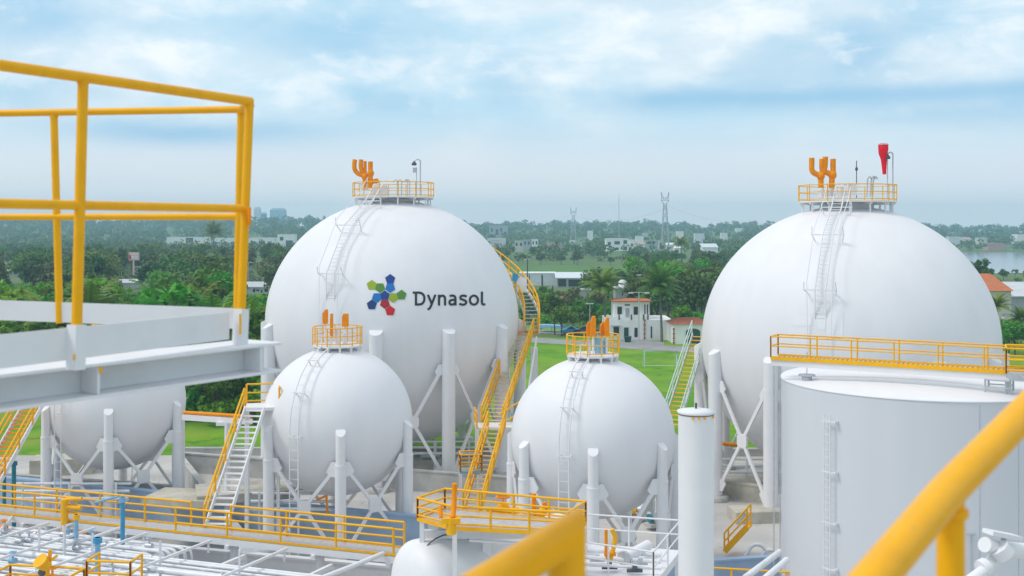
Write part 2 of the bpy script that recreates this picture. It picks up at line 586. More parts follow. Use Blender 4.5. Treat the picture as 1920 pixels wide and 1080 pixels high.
class Tank:
    def __init__(s, label, sph, n, phi0, skip=(), big=True, group='spherical gas tanks', dz=0.0):
        s.X, s.Y, s.Z, s.rh, s.rv = sph
        s.big = big
        s.t = thing('spherical_tank', label, 'tank', (s.X, s.Y, 0), group)
        b = MB()
        b.ball((s.X, s.Y, s.Z), s.rh, s.rh, s.rv, 128, 72)
        s.shell = b.build('shell', M['tankwhite'], s.t)
        Rc = s.rh + (.10 if big else .12)
        rl = .45 if big else .285
        ru = .45 if big else .25
        zt = s.Z + (.15 if big else .12) + dz
        zs = s.Z - 2.2 if big else s.Z - .40 * s.rv
        z0 = .35
        cols = []
        for i in range(n):
            ph = phi0 + 360 / n * i
            if i in skip:
                cols.append(None)
                continue
            a = R_(ph)
            o = Vector((math.sin(a), -math.cos(a), 0))
            c = Vector((s.X, s.Y, 0)) + o * Rc
            cols.append((c, o))
            b = MB()
            b.tube([c + Vector((0, 0, z0)), c + Vector((0, 0, zs))], rl, 20)
            nn = 20
            vv = []
            a1 = Vector((-o.y, o.x, 0))
            for zz in (0, 1):
                for j in range(nn):
                    t = 2 * PI * j / nn
                    q = c + (o * math.cos(t) + a1 * math.sin(t)) * ru
                    # the head of the pipe is cut on a slant, low on its outer side
                    top = zt - math.cos(t) * ru * (.55 if big else .8)
                    vv.append((q.x, q.y, zs if zz == 0 else top))
            b.add(vv, [(j, (j + 1) % nn, nn + (j + 1) % nn, nn + j) for j in range(nn)], 0, True)
            b.add(vv[nn:], [tuple(range(nn))], 0)
            b.lathe((c.x, c.y, 0), [(rl + .012, zs - .05), (rl + .012, zs + .05)], 20, cap_bot=True)
            b.build('column', M['white'], s.t)
            b = MB()
            b.lathe((c.x, c.y, 0), [(rl * 1.9, 0), (rl * 1.9, z0 - .06), (rl * 1.5, z0)], 16)
            b.build('footing', M['concrete'], s.t)
        zb = 1.0
        zg = zs - (.25 if big else .15)
        w = .22 if big else .17
        for i in range(n):
            p, q = cols[i], cols[(i + 1) % n]
            if p is None or q is None:
                continue
            c1, c2 = p[0], q[0]
            d = (c2 - c1).normalized()
            e1, e2 = c1 + d * rl, c2 - d * rl
            mid = (c1 + c2) / 2
            nrm = Vector((-d.y, d.x, 0))
            zm = (zg + zb) / 2
            b = MB()
            for (A, za), (B, zz) in (((e1, zg), (e2, zb)), ((e2, zg), (e1, zb))):
                pa, pb = A + Vector((0, 0, za)), B + Vector((0, 0, zz))
                b.bar(pa, pb, w * .55, w, up=nrm.cross((pb - pa).normalized()))
            g = .42 if big else .36
            pts = [mid + d * x + Vector((0, 0, zm + z)) - nrm * .07 for x, z in ((-g, -g * .6), (-g * .6, -g), (g * .6, -g), (g, -g * .6), (g, g * .6), (g * .6, g), (-g * .6, g), (-g, g * .6))]
            b.extrude(pts, nrm * .14)
            for e, sg in ((e1, 1), (e2, -1)):
                for zc, up in ((zg, -1), (zb, 1)):
                    pts = [e + d * (sg * x) + Vector((0, 0, zc + up * z)) - nrm * .045 for x, z in ((-.05, -.3), (.22, -.3), (.5, .2), (.35, .42), (-.05, .45))]
                    b.extrude(pts, nrm * .09)
            b.build('cross_brace', M['white'], s.t)
        s.cols = cols
    def on(s, phi, theta, off=0.0):
        """point on the shell: PHI round the axis, THETA degrees down from the top"""
        a, t = R_(phi), R_(theta)
        return Vector((s.X + (s.rh + off) * math.sin(t) * math.sin(a), s.Y - (s.rh + off) * math.sin(t) * math.cos(a), s.Z + (s.rv + off) * math.cos(t)))
    def hit(s, px, py, off):
        """where the sight line through a photo pixel meets the shell"""
        o = Vector((0, 0, H))
        d = (P(px, py, 1.0) - o)
        sx = Vector((1 / (s.rh + off), 1 / (s.rh + off), 1 / (s.rv + off)))
        e = Vector((d.x * sx.x, d.y * sx.y, d.z * sx.z))
        c = Vector(((o.x - s.X) * sx.x, (o.y - s.Y) * sx.y, (o.z - s.Z) * sx.z))
        A, B, Cc = e.dot(e), 2 * e.dot(c), c.dot(c) - 1
        D = B * B - 4 * A * Cc
        t = (-B - math.sqrt(max(D, 0))) / (2 * A)
        return o + d * t
    def platform(s, rad, zf, sides=12, rail_h=1.05, r=.035, gapphi=None, square=None):
        c = Vector((s.X, s.Y, zf))
        b = MB()
        if square:
            w, l = square
            poly = [(s.X - w, s.Y - l), (s.X + w, s.Y - l), (s.X + w, s.Y + l), (s.X - w, s.Y + l)]
        else:
            poly = [(s.X + rad * math.sin(2 * PI * (i + .5) / sides), s.Y - rad * math.cos(2 * PI * (i + .5) / sides)) for i in range(sides)]
        b.prism(poly, zf - .09, zf)
        pl = b.build('top_platform', M['white'], s.t)
        # neck between shell and platform, and angle supports
        b = MB()
        nr = rad * .55
        zn = s.Z + s.rv * math.sqrt(max(0, 1 - (nr / s.rh) ** 2))
        b.lathe((s.X, s.Y, 0), [(nr, zn - .1), (nr, zf - .1)], 32, cap_top=False)
        b.build('neck', M['oldwhite'], s.t)
        for x, y in poly:
            q = Vector((x, y, zf - .1))
            o = (q - c); o.z = 0
            rr = min(o.length * .92, s.rh)
            zz = s.Z + s.rv * math.sqrt(max(0, 1 - (rr / s.rh) ** 2))
            b = MB()
            b.bar(Vector((c.x, c.y, zz - .02)) + o.normalized() * rr, Vector((c.x, c.y, zf - .08)) + o.normalized() * rr, .1, .1)
            b.bar(Vector((c.x, c.y, zf - .16)) + o.normalized() * nr, Vector((c.x, c.y, zf - .16)) + o.normalized() * (o.length - .03), .07, .12)
            b.build('support_leg', M['white'], pl)
        railing('railing', [Vector((x, y, zf)) for x, y in poly], pl, M['yellow'], rail_h, (.12, rail_h * .55), 1.3, r, closed=True)
        return pl
    def ladder(s, pts, w=.5, r=.03, step=.33, side=None, mt='white', name='ladder'):
        """two stiles along PTS with rungs"""
        pts = [Vector(p) for p in pts]
        b = MB()
        L = []
        for i, p in enumerate(pts):
            L.append(p)
        sd = side
        for sg in (-1, 1):
            b.tube([p + sd * (sg * w / 2) for p in L], r, 6)
        for p in along(L, step):
            b.tube([p - sd * w / 2, p + sd * w / 2], r * .42, 5)
        return b.build(name, M[mt], s.t)

def spot(tank, phi, z, off):
    a = R_(phi)
    q = max(0, 1 - ((z - tank.Z) / tank.rv) ** 2)
    rr = tank.rh * math.sqrt(q) + off
    return Vector((tank.X + rr * math.sin(a), tank.Y - rr * math.cos(a), z))

def small_ladder(tank, phi, zf):
    a = R_(phi)
    side = Vector((math.cos(a), math.sin(a), 0))
    out = Vector((math.sin(a), -math.cos(a), 0))
    pts = []
    for th in (17, 24, 32, 40, 48, 56, 64, 72, 80, 88):
        pts.append(tank.on(phi, th, .32))
    pts.insert(0, Vector((tank.X, tank.Y, zf + .55)) + out * 1.15)
    last = pts[-1]
    pts.append(Vector((last.x, last.y, .4)))
    o = tank.ladder(pts, .5, .034, .5, side)
    for th in (35, 62, 92):
        b = MB()
        p, q = tank.on(phi, th, 0), tank.on(phi, th, .34)
        for sg in (-1, 1):
            b.bar(p + side * sg * .26, q + side * sg * .26, .05, .05)
        b.bar(q - side * .36, q + side * .36, .05, .05)
        b.build('ladder_bracket', M['white'], o)
    return o

def big_ladder(tank, phi, zf, zlow):
    """stand-off ladder in straight flights with brackets and a grab rail on each side"""
    a = R_(phi)
    side = Vector((math.cos(a), math.sin(a), 0))
    out = Vector((math.sin(a), -math.cos(a), 0))
    top = Vector((tank.X, tank.Y, zf + .9)) + out * 2.3
    p1 = tank.on(phi, 22, .55)
    p2 = tank.on(phi, 42, .60)
    p3 = tank.on(phi, 66, .55)
    p4 = Vector((p3.x, p3.y, zlow)) + out * .05
    pts = [top, p1, p2, p3, p4]
    o = tank.ladder(pts, .62, .045, .32, side)
    for sg, hh in ((-1, .5), (1, .5)):
        b = MB()
        rail = [p + side * (sg * .75) + out * hh * .35 + Vector((0, 0, hh)) for p in pts[:-1]] + [pts[-1] + side * (sg * .6) + out * .45]
        b.tube(rail, .026, 6)
        b.build('grab_rail', M['white'], o)
    for p, th in ((p1, 22), (p2, 42), (p3, 66)):
        b = MB()
        q = tank.on(phi, th, 0)
        b.bar(p - side * .95, p + side * .95, .06, .06)
        for sg in (-1, 1):
            b.bar(q + side * sg * .8, p + side * sg * .95, .05, .05)
            b.bar(p + side * sg * .95, p + side * sg * .9 + out * .2 + Vector((0, 0, .5)), .04, .04)
        b.build('ladder_bracket', M['oldwhite'], o)
    return o

DA, DB, DC, DD, DE = 83.2, 74.2, 60.4, 55.65, 66.8
sA = solve_sphere(496.5, 972.5, 375, 835, DA)
sB = solve_sphere(1316, 1880, 386, 903, DB)
sC = solve_sphere(489.5, 773, 650, 930, DC)
sD = solve_sphere(958.4, 1265.8, 668, 974, DD)
sE = list(sC); sE[1] = DE
kE = (349 - CX) / F
sE[0] = kE * DE - sC[3] * math.hypot(1, kE); sE = tuple(sE)
sF = (sE[0] - 14.6, DE + 4.5, sC[2], sC[3], sC[4])

A = Tank('large white spherical tank with coloured pentagon emblem and dark lettering', sA, 12, phi_for(840, sA[0], DA, sA[3]), skip=(10,))
B = Tank('largest white spherical tank with a red windsock on top, behind the flat-roofed tank', sB, 12, phi_for(1447, sB[0], DB, sB[3]), dz=-.45)
Cc = Tank('small white spherical tank in front of the lettered sphere', sC, 6, 11, big=False)
D = Tank('small white spherical tank between the yellow stairway and the tall white stack', sD, 7, phi_for(1112, sD[0], DD, sD[3]), big=False)
E = Tank('small white spherical tank partly hidden by the steel beam', sE, 6, 14, big=False)
Fk = Tank('small white spherical tank mostly cut off at the left edge', sF, 6, 20, big=False)

zfA = A.Z + A.rv + .22
zfB = B.Z + B.rv + .30
plA = A.platform(3.0, zfA, 14, 1.05)
plB = B.platform(3.15, zfB, 14, 1.05)
plC = Cc.platform(1.32, Cc.Z + Cc.rv + .15, 12, .95, .032)
plD = D.platform(1.32, D.Z + D.rv + .15, 12, .95, .032)
plE = E.platform(1.32, E.Z + E.rv + .15, 12, .95, .032)
big_ladder(A, phi_for(606, A.X, A.Y, A.rh + .6), zfA, A.Z - 2.3)
big_ladder(B, phi_for(1532, B.X, B.Y, B.rh + .6), zfB, B.Z - 2.0)
for tk, px in ((Cc, 551), (D, 1057), (E, 108)):
    small_ladder(tk, phi_for(px, tk.X, tk.Y, tk.rh + .32), tk.Z + tk.rv + .15)

# ---- emblem and lettering painted on the lettered sphere
def zpt(x, y):
    return 670 + x / 7.385, 500 + y / 7.385
def pentagon(cx, cy, r, up):
    n = 5
    ang = [(-PI / 2 if up else PI / 2) + 2 * PI * i / n for i in range(n)]
    return [(cx + r * math.cos(t), cy + r * math.sin(t)) for t in ang]
PENTS = [(455, 174, 1, 'navy'), (455, 291, 0, 'mid'), (200, 256, 1, 'lime'), (315, 291, 0, 'green'), (382, 402, 1, 'navy'), (497, 428, 0, 'lime'),
         (612, 392, 1, 'green'), (270, 428, 0, 'mid'), (200, 529, 1, 'deep'), (382, 511, 0, 'crimson'), (455, 612, 1, 'scarlet')]
LOGO = ['navy', 'mid', 'lime', 'green', 'deep', 'crimson', 'scarlet']
b = MB()
for cx, cy, up, col in PENTS:
    ring = pentagon(cx, cy, 73.6, up)
    pts2 = []
    for i in range(5):
        p, q = ring[i], ring[(i + 1) % 5]
        for k in range(4):
            pts2.append((p[0] + (q[0] - p[0]) * k / 4, p[1] + (q[1] - p[1]) * k / 4))
    vv = [A.hit(*zpt(cx, cy), .03)]
    for f in (.5, 1.0):
        for x, y in pts2:
            vv.append(A.hit(*zpt(cx + (x - cx) * f, cy + (y - cy) * f), .03))
    n = len(pts2)
    fs = [(0, 1 + (i + 1) % n, 1 + i) for i in range(n)] + [(1 + i, 1 + (i + 1) % n, 1 + n + (i + 1) % n, 1 + n + i) for i in range(n)]
    b.add(vv, fs, LOGO.index(col))
b.build('pentagon_emblem', [M['logo_' + k] for k in LOGO], A.t)

def stroke(mb, pts, w, smooth=True, tank=A, closed=False):
    q = [Vector((x, y, 0)) for x, y in pts]
    if smooth:
        q = catmull(q, 6, closed)
    else:
        q = along(q, 12)
    n = len(q)
    vv = []
    for i, p in enumerate(q):
        if closed:
            d = q[(i + 1) % n] - q[i - 1]
        else:
            d = q[min(i + 1, n - 1)] - q[max(i - 1, 0)]
        d.normalize()
        nn = Vector((-d.y, d.x, 0)) * w / 2
        for e in (p - nn, p + nn):
            vv.append(tank.hit(*zpt(e.x, e.y), .03))
    fs = [(2 * i, 2 * i + 1, 2 * i + 3, 2 * i + 2) for i in range(n - 1)]
    if closed:
        fs.append((2 * n - 2, 2 * n - 1, 1, 0))
    mb.add(vv, fs)
W = 31
LET = [
    [([(812, 348), (812, 538)], 0), ([(770, 350), (782, 358), (800, 360), (850, 359), (895, 370), (922, 402), (928, 440), (922, 480), (897, 512), (850, 523), (812, 523)], 1)],
    [([(978, 388), (1033, 520)], 0), ([(1082, 388), (1033, 512), (1012, 560), (996, 580), (974, 594)], 1)],
    [([(1132, 388), (1132, 538)], 0), ([(1134, 440), (1146, 412), (1175, 402), (1203, 410), (1215, 435), (1216, 470), (1216, 538)], 1)],
    [([(1280, 408), (1312, 400), (1342, 406), (1358, 430), (1360, 470), (1360, 538)], 1), ([(1360, 462), (1318, 460), (1288, 470), (1277, 493), (1287, 518), (1318, 524), (1345, 512), (1360, 492)], 1)],
    [([(1515, 414), (1482, 401), (1446, 404), (1428, 424), (1438, 447), (1470, 460), (1502, 475), (1508, 500), (1490, 520), (1456, 526), (1414, 512)], 1)],
    [([(1620 + 56 * math.cos(t * PI / 8) - 4, 463 + 62 * math.sin(t * PI / 8)) for t in range(16)], 2)],
    [([(1727, 345), (1727, 420), (1727, 490), (1733, 514), (1750, 523), (1774, 519)], 1)],
]
for ch in LET:
    b = MB()
    for pts, mode in ch:
        stroke(b, pts, W, mode > 0, A, mode == 2)
    b.build('letter', M['ink'], A.t)

# lighter repainted patches beside the ladder of the windsock sphere
for x0, x1, y0, y1 in ((1487, 1522, 593, 611), (1549, 1581, 584, 634), (1533, 1548, 600, 618)):
    b = MB()
    vv = [B.hit(lerp(x0, x1, i / 6), lerp(y0, y1, j / 6), .012) for j in range(7) for i in range(7)]
    b.add(vv, [(j * 7 + i, (j + 1) * 7 + i, (j + 1) * 7 + i + 1, j * 7 + i + 1) for j in range(6) for i in range(6)], 0, True)
    b.build('paint_patch', M['patch'], B.t)
# ---- things standing on the top platforms
def jvent(tank, pl, base, arms, r, mname='orange'):
    """a relief vent: upright pipes on a common header"""
    b = MB()
    for pts, rr in arms:
        q = catmull([Vector(p) for p in pts], 6)
        b.tube(q, rr, 10)
    b.build('vent_stack', M[mname], tank.t)
def pp(tank, dy=0.0):
    return lambda x, y: P(x, y, tank.Y + dy)
# lettered sphere: two pipes joined into a fork, and a single straight one
q = pp(A, -1.6)
jvent(A, plA, None, [([q(665.5, 299), q(664.5, 307), q(665, 317), q(671, 325), q(682, 330), q(684, 336), q(684, 352)], .17),
                     ([q(677, 299), q(676.5, 312), q(679, 322), q(683, 330)], .16)], .2)
jvent(A, plA, None, [([q(694.5, 303), q(694.5, 320), q(694.5, 333), q(693, 352)], .18)], .2)
jvent(A, plA, None, [([q(684.5, 302), q(684.5, 318), q(685, 330)], .12)], .2)
b = MB(); b.ball(q(695, 325), .25, .25, .32, 12, 8); b.ball(q(684, 331), .25, .25, .28, 12, 8); b.build('vent_body', M['orange'], A.t)
b = MB(); b.tube([q(692, 349), q(697, 341), q(706, 339), q(709, 343)], .17, 8); b.build('valve_bonnet', M['orange'], A.t)
for x0, x1, y0, y1, dy in ((676, 690, 345, 356, -1.5), (700, 725, 348, 372, -2.0), (712, 728, 352, 372, -1.2)):
    b = MB()
    c0 = P((x0 + x1) / 2, (y0 + y1) / 2, A.Y + dy)
    b.box(c0, ((x1 - x0) / F * A.Y, .5, (y1 - y0) / F * A.Y), .2)
    b.build('valve_box', M['oldwhite'], A.t)
for x in (745, 753, 764, 768):
    b = MB()
    c0 = P(x, 371, A.Y - .6)
    top = P(x, 340, A.Y - .6)
    b.tube(catmull([c0, lerp(c0, top, .7), top, top + Vector((-.16, 0, .12)), top + Vector((-.34, 0, -.08))], 5), .04, 6)
    b.build('vent_pipe', M['galv'], A.t)

q = pp(B, -1.6)
jvent(B, plB, None, [([q(1522, 296), q(1522, 308), q(1522, 317), q(1526, 324), q(1536, 329), q(1539, 334), q(1539, 352)], .18),
                     ([q(1547.5, 294), q(1547, 310), q(1544, 322), q(1539, 330)], .18)], .2)
jvent(B, plB, None, [([q(1541, 298), q(1541, 312), q(1542, 322)], .17), ([q(1545, 321), q(1553, 325), q(1560, 330), q(1560, 336), q(1559, 352)], .18), ([q(1562, 298), q(1562, 312), q(1562, 322), q(1560, 331)], .18)], .2)
b = MB(); b.ball(q(1539, 330), .27, .27, .30, 12, 8); b.ball(q(1561, 328), .27, .27, .32, 12, 8); b.build('vent_body', M['orange'], B.t)
for x0, x1, y0, y1, dy in ((1536, 1556, 356, 368, -1.5), (1557, 1563, 345, 368, -1.2), (1586, 1604, 345, 366, -1.6), (1572, 1582, 352, 370, -2.0)):
    b = MB()
    b.box(P((x0 + x1) / 2, (y0 + y1) / 2, B.Y + dy), ((x1 - x0) / F * B.Y, .5, (y1 - y0) / F * B.Y), .2)
    b.build('valve_box', M['oldwhite'], B.t)
for x in (1625, 1632, 1636):
    b = MB()
    c0, top = P(x, 369, B.Y - .6), P(x + 2, 335, B.Y - .6)
    b.tube(catmull([c0, lerp(c0, top, .7), top, top + Vector((.14, 0, .14)), top + Vector((.26, 0, -.04))], 5), .05, 6)
    b.build('vent_pipe', M['galv'], B.t)

def plate_vent(tank, x0, x1, y0, y1, dy, taper=.75):
    """a flat-sided orange vent hood on its stem"""
    d = tank.Y + dy
    b = MB()
    c0 = P((x0 + x1) / 2, y1, d); top = P((x0 + x1) / 2, y0, d)
    w = (x1 - x0) / F * d
    h = top.z - c0.z
    pts = [(-w / 2, 0), (w / 2, 0), (w / 2, h * .9), (w / 2 - w * .12, h), (w / 2 - w * taper, h), (-w / 2, h * .72)]
    b.extrude([c0 + Vector((x, -.17, z)) for x, z in pts], (0, .34, 0))
    b.build('vent_hood', M['orange'], tank.t)
    b = MB(); b.tube([c0 + Vector((0, 0, .05)), Vector((c0.x, c0.y, tank.Z + tank.rv + .1))], .055, 8); b.build('vent_stem', M['oldwhite'], tank.t)
plate_vent(Cc, 605.5, 614.5, 580, 607, .4, .45)
plate_vent(Cc, 619.5, 624, 588, 632, -.5, .8)
plate_vent(Cc, 642, 653, 588, 612, .3, .8)
plate_vent(D, 1099.5, 1107, 604, 630, .3, .6)
plate_vent(D, 1107.5, 1117, 593, 629, -.3, .7)
plate_vent(D, 1125.5, 1136, 603, 629, .2, .5)
plate_vent(D, 1133, 1142, 595, 630, -.2, .5)
plate_vent(E, 170, 180, 620, 650, .3, .6)
for tk, px in ((Cc, 634), (D, 1121)):
    b = MB()
    c0 = P(px, 0, tk.Y); z = tk.Z + tk.rv
    b.tube([Vector((c0.x, c0.y - .2, z)), Vector((c0.x, c0.y - .2, z + 1.1))], .16, 10)
    b.tube([Vector((c0.x + .35, c0.y + .1, z)), Vector((c0.x + .35, c0.y + .1, z + .8))], .12, 10)
    b.build('nozzle', M['skyblue'] if tk is D else M['oldwhite'], tk.t)

def lamp(name, label, base, h, arm, group=None, r=.045):
    t = thing(name, label, 'lamp post', base, group)
    b = MB()
    base = Vector(base)
    top = base + Vector((0, 0, h))
    b.tube(catmull([base, base + Vector((0, 0, h * .8)), top, top + Vector((arm * .5, 0, .12)), top + Vector((arm, 0, 0))], 5), r, 8)
    b.build('pole', M['galv'], t)
    b = MB()
    b.lathe(top + Vector((arm, 0, -.32)), [(.03, .34), (.20, .1), (.16, 0)], 12)
    b.build('lamp_head', M['dark'], t)
    return t
lamp('platform_lamp', 'curved grey lamp post at the rim of the lettered sphere top platform', P(788, 372, A.Y - .8), 2.75, -.45)
lamp('platform_lamp', 'grey lamp post beside the red windsock on the sphere top platform', P(1674, 372, B.Y - .8), 2.9, -.35)
t = thing('antenna', 'thin grey lightning rod on the windsock sphere platform', 'antenna', P(1606, 372, B.Y), None)
b = MB(); p = P(1606, 372, B.Y); b.tube([p, p + Vector((0, 0, 2.5))], .03, 6); b.ball(p + Vector((0, 0, 1.95)), .1, .1, .14, 8, 6); b.build('rod', M['dark'], t)
t = thing('antenna', 'thin grey rod with sensor on the lettered sphere platform', 'antenna', P(781, 372, A.Y), None)
b = MB(); p = P(781, 372, A.Y); b.tube([p, p + Vector((0, 0, 2.3))], .03, 6); b.box(p + Vector((-.14, 0, 2.1)), (.25, .2, .36)); b.build('rod', M['galv'], t)
# windsock
t = thing('windsock', 'limp red windsock hanging above the large sphere platform', 'windsock', P(1664, 372, B.Y - .4))
b = MB()
p = P(1664, 372, B.Y - .4); top = P(1663.5, 270, B.Y - .4)
b.tube([p, Vector((p.x, p.y, top.z + .05))], .035, 8)
b.build('pole', M['galv'], t)
b = MB()
w = lambda x, y: P(x, y, B.Y - .75)
ring = [(1656, 269, .20, .5), (1656.5, 272, .32, .8), (1655.5, 280, .33, .9), (1656, 289, .27, .8), (1657, 300, .20, .7), (1658, 314, .15, .6), (1658.5, 327, .12, .6)]
pts = [w(x, y) for x, y, *_ in ring]
nn = 14
vv = []
for (x, y, r0, fl), c in zip(ring, pts):
    for j in range(nn):
        a = 2 * PI * j / nn
        wob = 1 + .10 * math.sin(3 * a + y * .3)
        vv.append((c.x + r0 * wob * math.cos(a), c.y + r0 * fl * wob * math.sin(a), c.z))
b.add(vv, [(i * nn + j, i * nn + (j + 1) % nn, (i + 1) * nn + (j + 1) % nn, (i + 1) * nn + j) for i in range(len(ring) - 1) for j in range(nn)], 0, True)
b.add(vv[:nn], [tuple(range(nn))])
b.build('sock', M['red'], t)
b = MB(); b.tube([pts[1] + Vector((.33 * math.cos(k / 12 * 2 * PI), .28 * math.sin(k / 12 * 2 * PI), .03)) for k in range(12)], .025, 5, closed=True)
b.tube([pts[1] + Vector((.3, 0, .03)), Vector((p.x, p.y, top.z - .12))], .02, 5)
b.build('hoop', M['galv'], t)

# ------------------------------------------------------------------ stairways
def stairway(label, p0, p1, width, tread_m, stringer_m, rail_m, group=None, n=None, rail_h=1.0, rails=(-1, 1), r=.04):
    p0, p1 = Vector(p0), Vector(p1)
    t = thing('stairway', label, 'stairs', p0, group)
    d = p1 - p0
    flat = Vector((d.x, d.y, 0))
    L = flat.length
    fd = flat.normalized()
    sd = Vector((fd.y, -fd.x, 0))
    n = n or max(6, int(d.z / .22))
    for sg in (-1, 1):
        b = MB()
        b.bar(p0 + sd * sg * width / 2, p1 + sd * sg * width / 2, .06, .30)
        b.build('stringer', stringer_m, t)
    b = MB()
    c = p0 + d * (.5 / n)
    rz = math.atan2(sd.y, sd.x)
    b.box(c, (width - .07, .27, .045), rz)
    tr = b.build('tread', tread_m, t)
    for i in range(1, n):
        k = tr.copy()
        k.location = d * (i / n)
        C.objects.link(k)
        k.parent = t
        KIDS[t.name].append(k)
    for sg in rails:
        pts = [p0 + sd * sg * (width / 2 + .05), p1 + sd * sg * (width / 2 + .05)]
        railing('handrail', pts, t, rail_m, rail_h, (rail_h * .55,), 1.9, r)
    return t

def landing(label, poly, z, m_floor, m_rail, legs=True, rail_h=1.0, open_sides=(), r=.04, leg_m=None, z0=0.0, cat='platform', name='landing', step=1.4, thick=.16, mids=None):
    cx = sum(p[0] for p in poly) / len(poly); cy = sum(p[1] for p in poly) / len(poly)
    t = thing(name, label, cat, (cx, cy, z0))
    b = MB()
    b.prism([(p[0], p[1]) for p in poly], z - thick, z)
    b.build('floor', m_floor, t)
    n = len(poly)
    for i in range(n):
        if i in open_sides:
            continue
        p, q = poly[i], poly[(i + 1) % n]
        railing('railing', [Vector((p[0], p[1], z)), Vector((q[0], q[1], z))], t, m_rail, rail_h, mids or (.12, rail_h * .55), step, r)
    if legs:
        for p in poly:
            b = MB()
            x, y = lerp(p[0], cx, .06), lerp(p[1], cy, .06)
            b.bar(Vector((x, y, z0)), Vector((x, y, z - thick)), .16, .16)
            b.build('leg', leg_m or M['white'], t)
    return t
def quad_around(c, w, l, rz=0.0):
    cr, sr = math.cos(rz), math.sin(rz)
    return [(c[0] + x * cr - y * sr, c[1] + x * sr + y * cr) for x, y in ((-w / 2, -l / 2), (w / 2, -l / 2), (w / 2, l / 2), (-w / 2, l / 2))]

# long stairway to the lettered sphere: two flights with a landing, then a curved flight round the shell
mid = P(928, 800, dist_at(800, 4.7))
up = P(983, 622, 82.4)
lowp = P(886, 958, dist_at(958, 1.0))
mid2 = mid + Vector((.1, 1.6, 0))
stairway('long upper flight of yellow-railed stairs beside the lettered sphere', mid2 + Vector((-.3, 0, 0)), up, 1.35, M['tread'], M['yellow'], M['yellow'], n=26, r=.065)
stairway('lower flight of yellow-railed stairs rising from behind the yellow platform', lowp, mid + Vector((.1, -.3, 0)), 1.0, M['tread'], M['yellow'], M['yellow'], n=18, r=.065)
landing('white landing with yellow rails halfway up the long stairway', quad_around(mid + Vector((.25, .6, 0)), 3.0, 2.0, .1), mid.z, M['white'], M['yellow'], open_sides=(0, 2), r=.05)
landing('yellow railed landing at the foot of the curved stairs on the lettered sphere', quad_around(up + Vector((.1, .7, 0)), 1.9, 1.5, -.1), up.z, M['orange'], M['yellow'], open_sides=(0, 2), legs=False, r=.05)
# its leaning white support
t = thing('stair_support', 'leaning white steel support under the long stairway', 'support', (mid.x + 1.6, mid.y, 0))
b = MB()
b.bar(Vector((mid.x + .9, mid.y - 4.5, .2)), up + Vector((.9, -.6, -.4)), .10, .30)
b.build('raker', M['white'], t)
b = MB()
b.bar(up + Vector((.7, -1.5, -1)), Vector((up.x + .7, up.y - 1.5, 0)), .5, .35)
b.build('post', M['white'], t)
# yellow rail leading behind the small sphere
t = thing('handrail', 'yellow handrail leading from the landing behind the small sphere', 'railing', P(938, 800, 70))
for k, (y0, y1) in enumerate(((778, 737), (797, 760))):
    b = MB()
    b.tube([P(935, y0, mid.y + .5), P(1000, y1, mid.y + 2.5)], .05, 6)
    b.build('rail', M['yellow'], t)
# curved flight
t = thing('spiral_stairway', 'curved yellow-railed stairs hugging the side of the lettered sphere', 'stairs', (A.X, A.Y, 0))
steps = []
z = up.z + .05
N = 34
path_i, path_o = [], []
for i in range(N + 1):
    f = i / N
    zz = up.z + f * 8.6
    ph = 84 + f * 82
    path_i.append(spot(A, ph, min(zz, A.Z + A.rv * .985), .45))
    path_o.append(spot(A, ph, min(zz, A.Z + A.rv * .985), 1.55))
for pts in (path_i, path_o):
    b = MB()
    for p, q in zip(pts, pts[1:]):
        b.bar(p, q, .06, .28)
    b.build('stringer', M['oldwhite'], t)
for i in range(N):
    b = MB()
    p, q = (path_i[i] + path_i[i + 1]) / 2, (path_o[i] + path_o[i + 1]) / 2
    b.bar(p, q, .3, .05, up=(0, 0, 1))
    b.build('tread', M['galv'], t)
for pts in (path_i, path_o):
    railing('handrail', pts[::2], t, M['yellow'], 1.05, (.55,), 1.9, .055)
b = MB(); c0 = P(966, 521, A.Y + 2.2)
b.extrude([c0 + Vector((x, 0, zz)) for x, zz in ((-.22, .32), (.22, .32), (.22, -.1), (0, -.42), (-.22, -.1))], (0, .05, 0))
b.build('blue_sign', M['blue'], t)
b = MB(); b.box(c0 + Vector((.5, .3, -.55)), (.75, .05, 1.1)); b.build('white_panel', M['plaster'], t)

# small valve platform beside the lower flight
landing('small white valve platform with yellow rails left of the lower stairs', quad_around(P(882, 880, 68.0), 1.3, 1.2, .1), P(882, 880, 68.0).z, M['skyblue'], M['yellow'], r=.045)

# stairs beside the small spheres, running up from the walkway
ZW = 3.56
W0 = Vector((-960 / F * 55.1, 55.1, ZW)); W1 = Vector((-195 / F * 47.9, 47.9, ZW))
wd = (W1 - W0).normalized()
wn_ = Vector((wd.y, -wd.x, 0))          # towards the camera
def wpoint(px, off=0.0, z=ZW):
    """point on the walkway line seen under photo column px, moved OFF metres towards the camera"""
    k = (px - CX) / F
    t = (k * W0.y - W0.x) / (wd.x - k * wd.y)
    p = W0 + wd * t + wn_ * off
    return Vector((p.x, p.y, z))
top = P(478, 765, 57.6)
sb = wpoint(388, -.7)
stairway('white-treaded stairs with a yellow handrail climbing from the long walkway', sb, top, 1.0, M['white'], M['white'], M['yellow'], n=20, rails=(-1,), r=.055)
landing('yellow-railed landing at the head of the white-treaded stairs', quad_around(top + Vector((.2, .9, 0)), 1.7, 1.7, .2), top.z, M['white'], M['yellow'], open_sides=(0, 3), r=.05)
pipe_a, pipe_b = P(345, 773, 63.0), P(470, 781, 60.5)
t = thing('pipe_bridge', 'orange-topped pipe bridge joining the small spheres, on a white post', 'pipe bridge', (pipe_a.x, pipe_a.y, 0))
b = MB(); b.tube([pipe_a, pipe_b], .09, 10); b.build('orange_pipe', M['orange'], t)
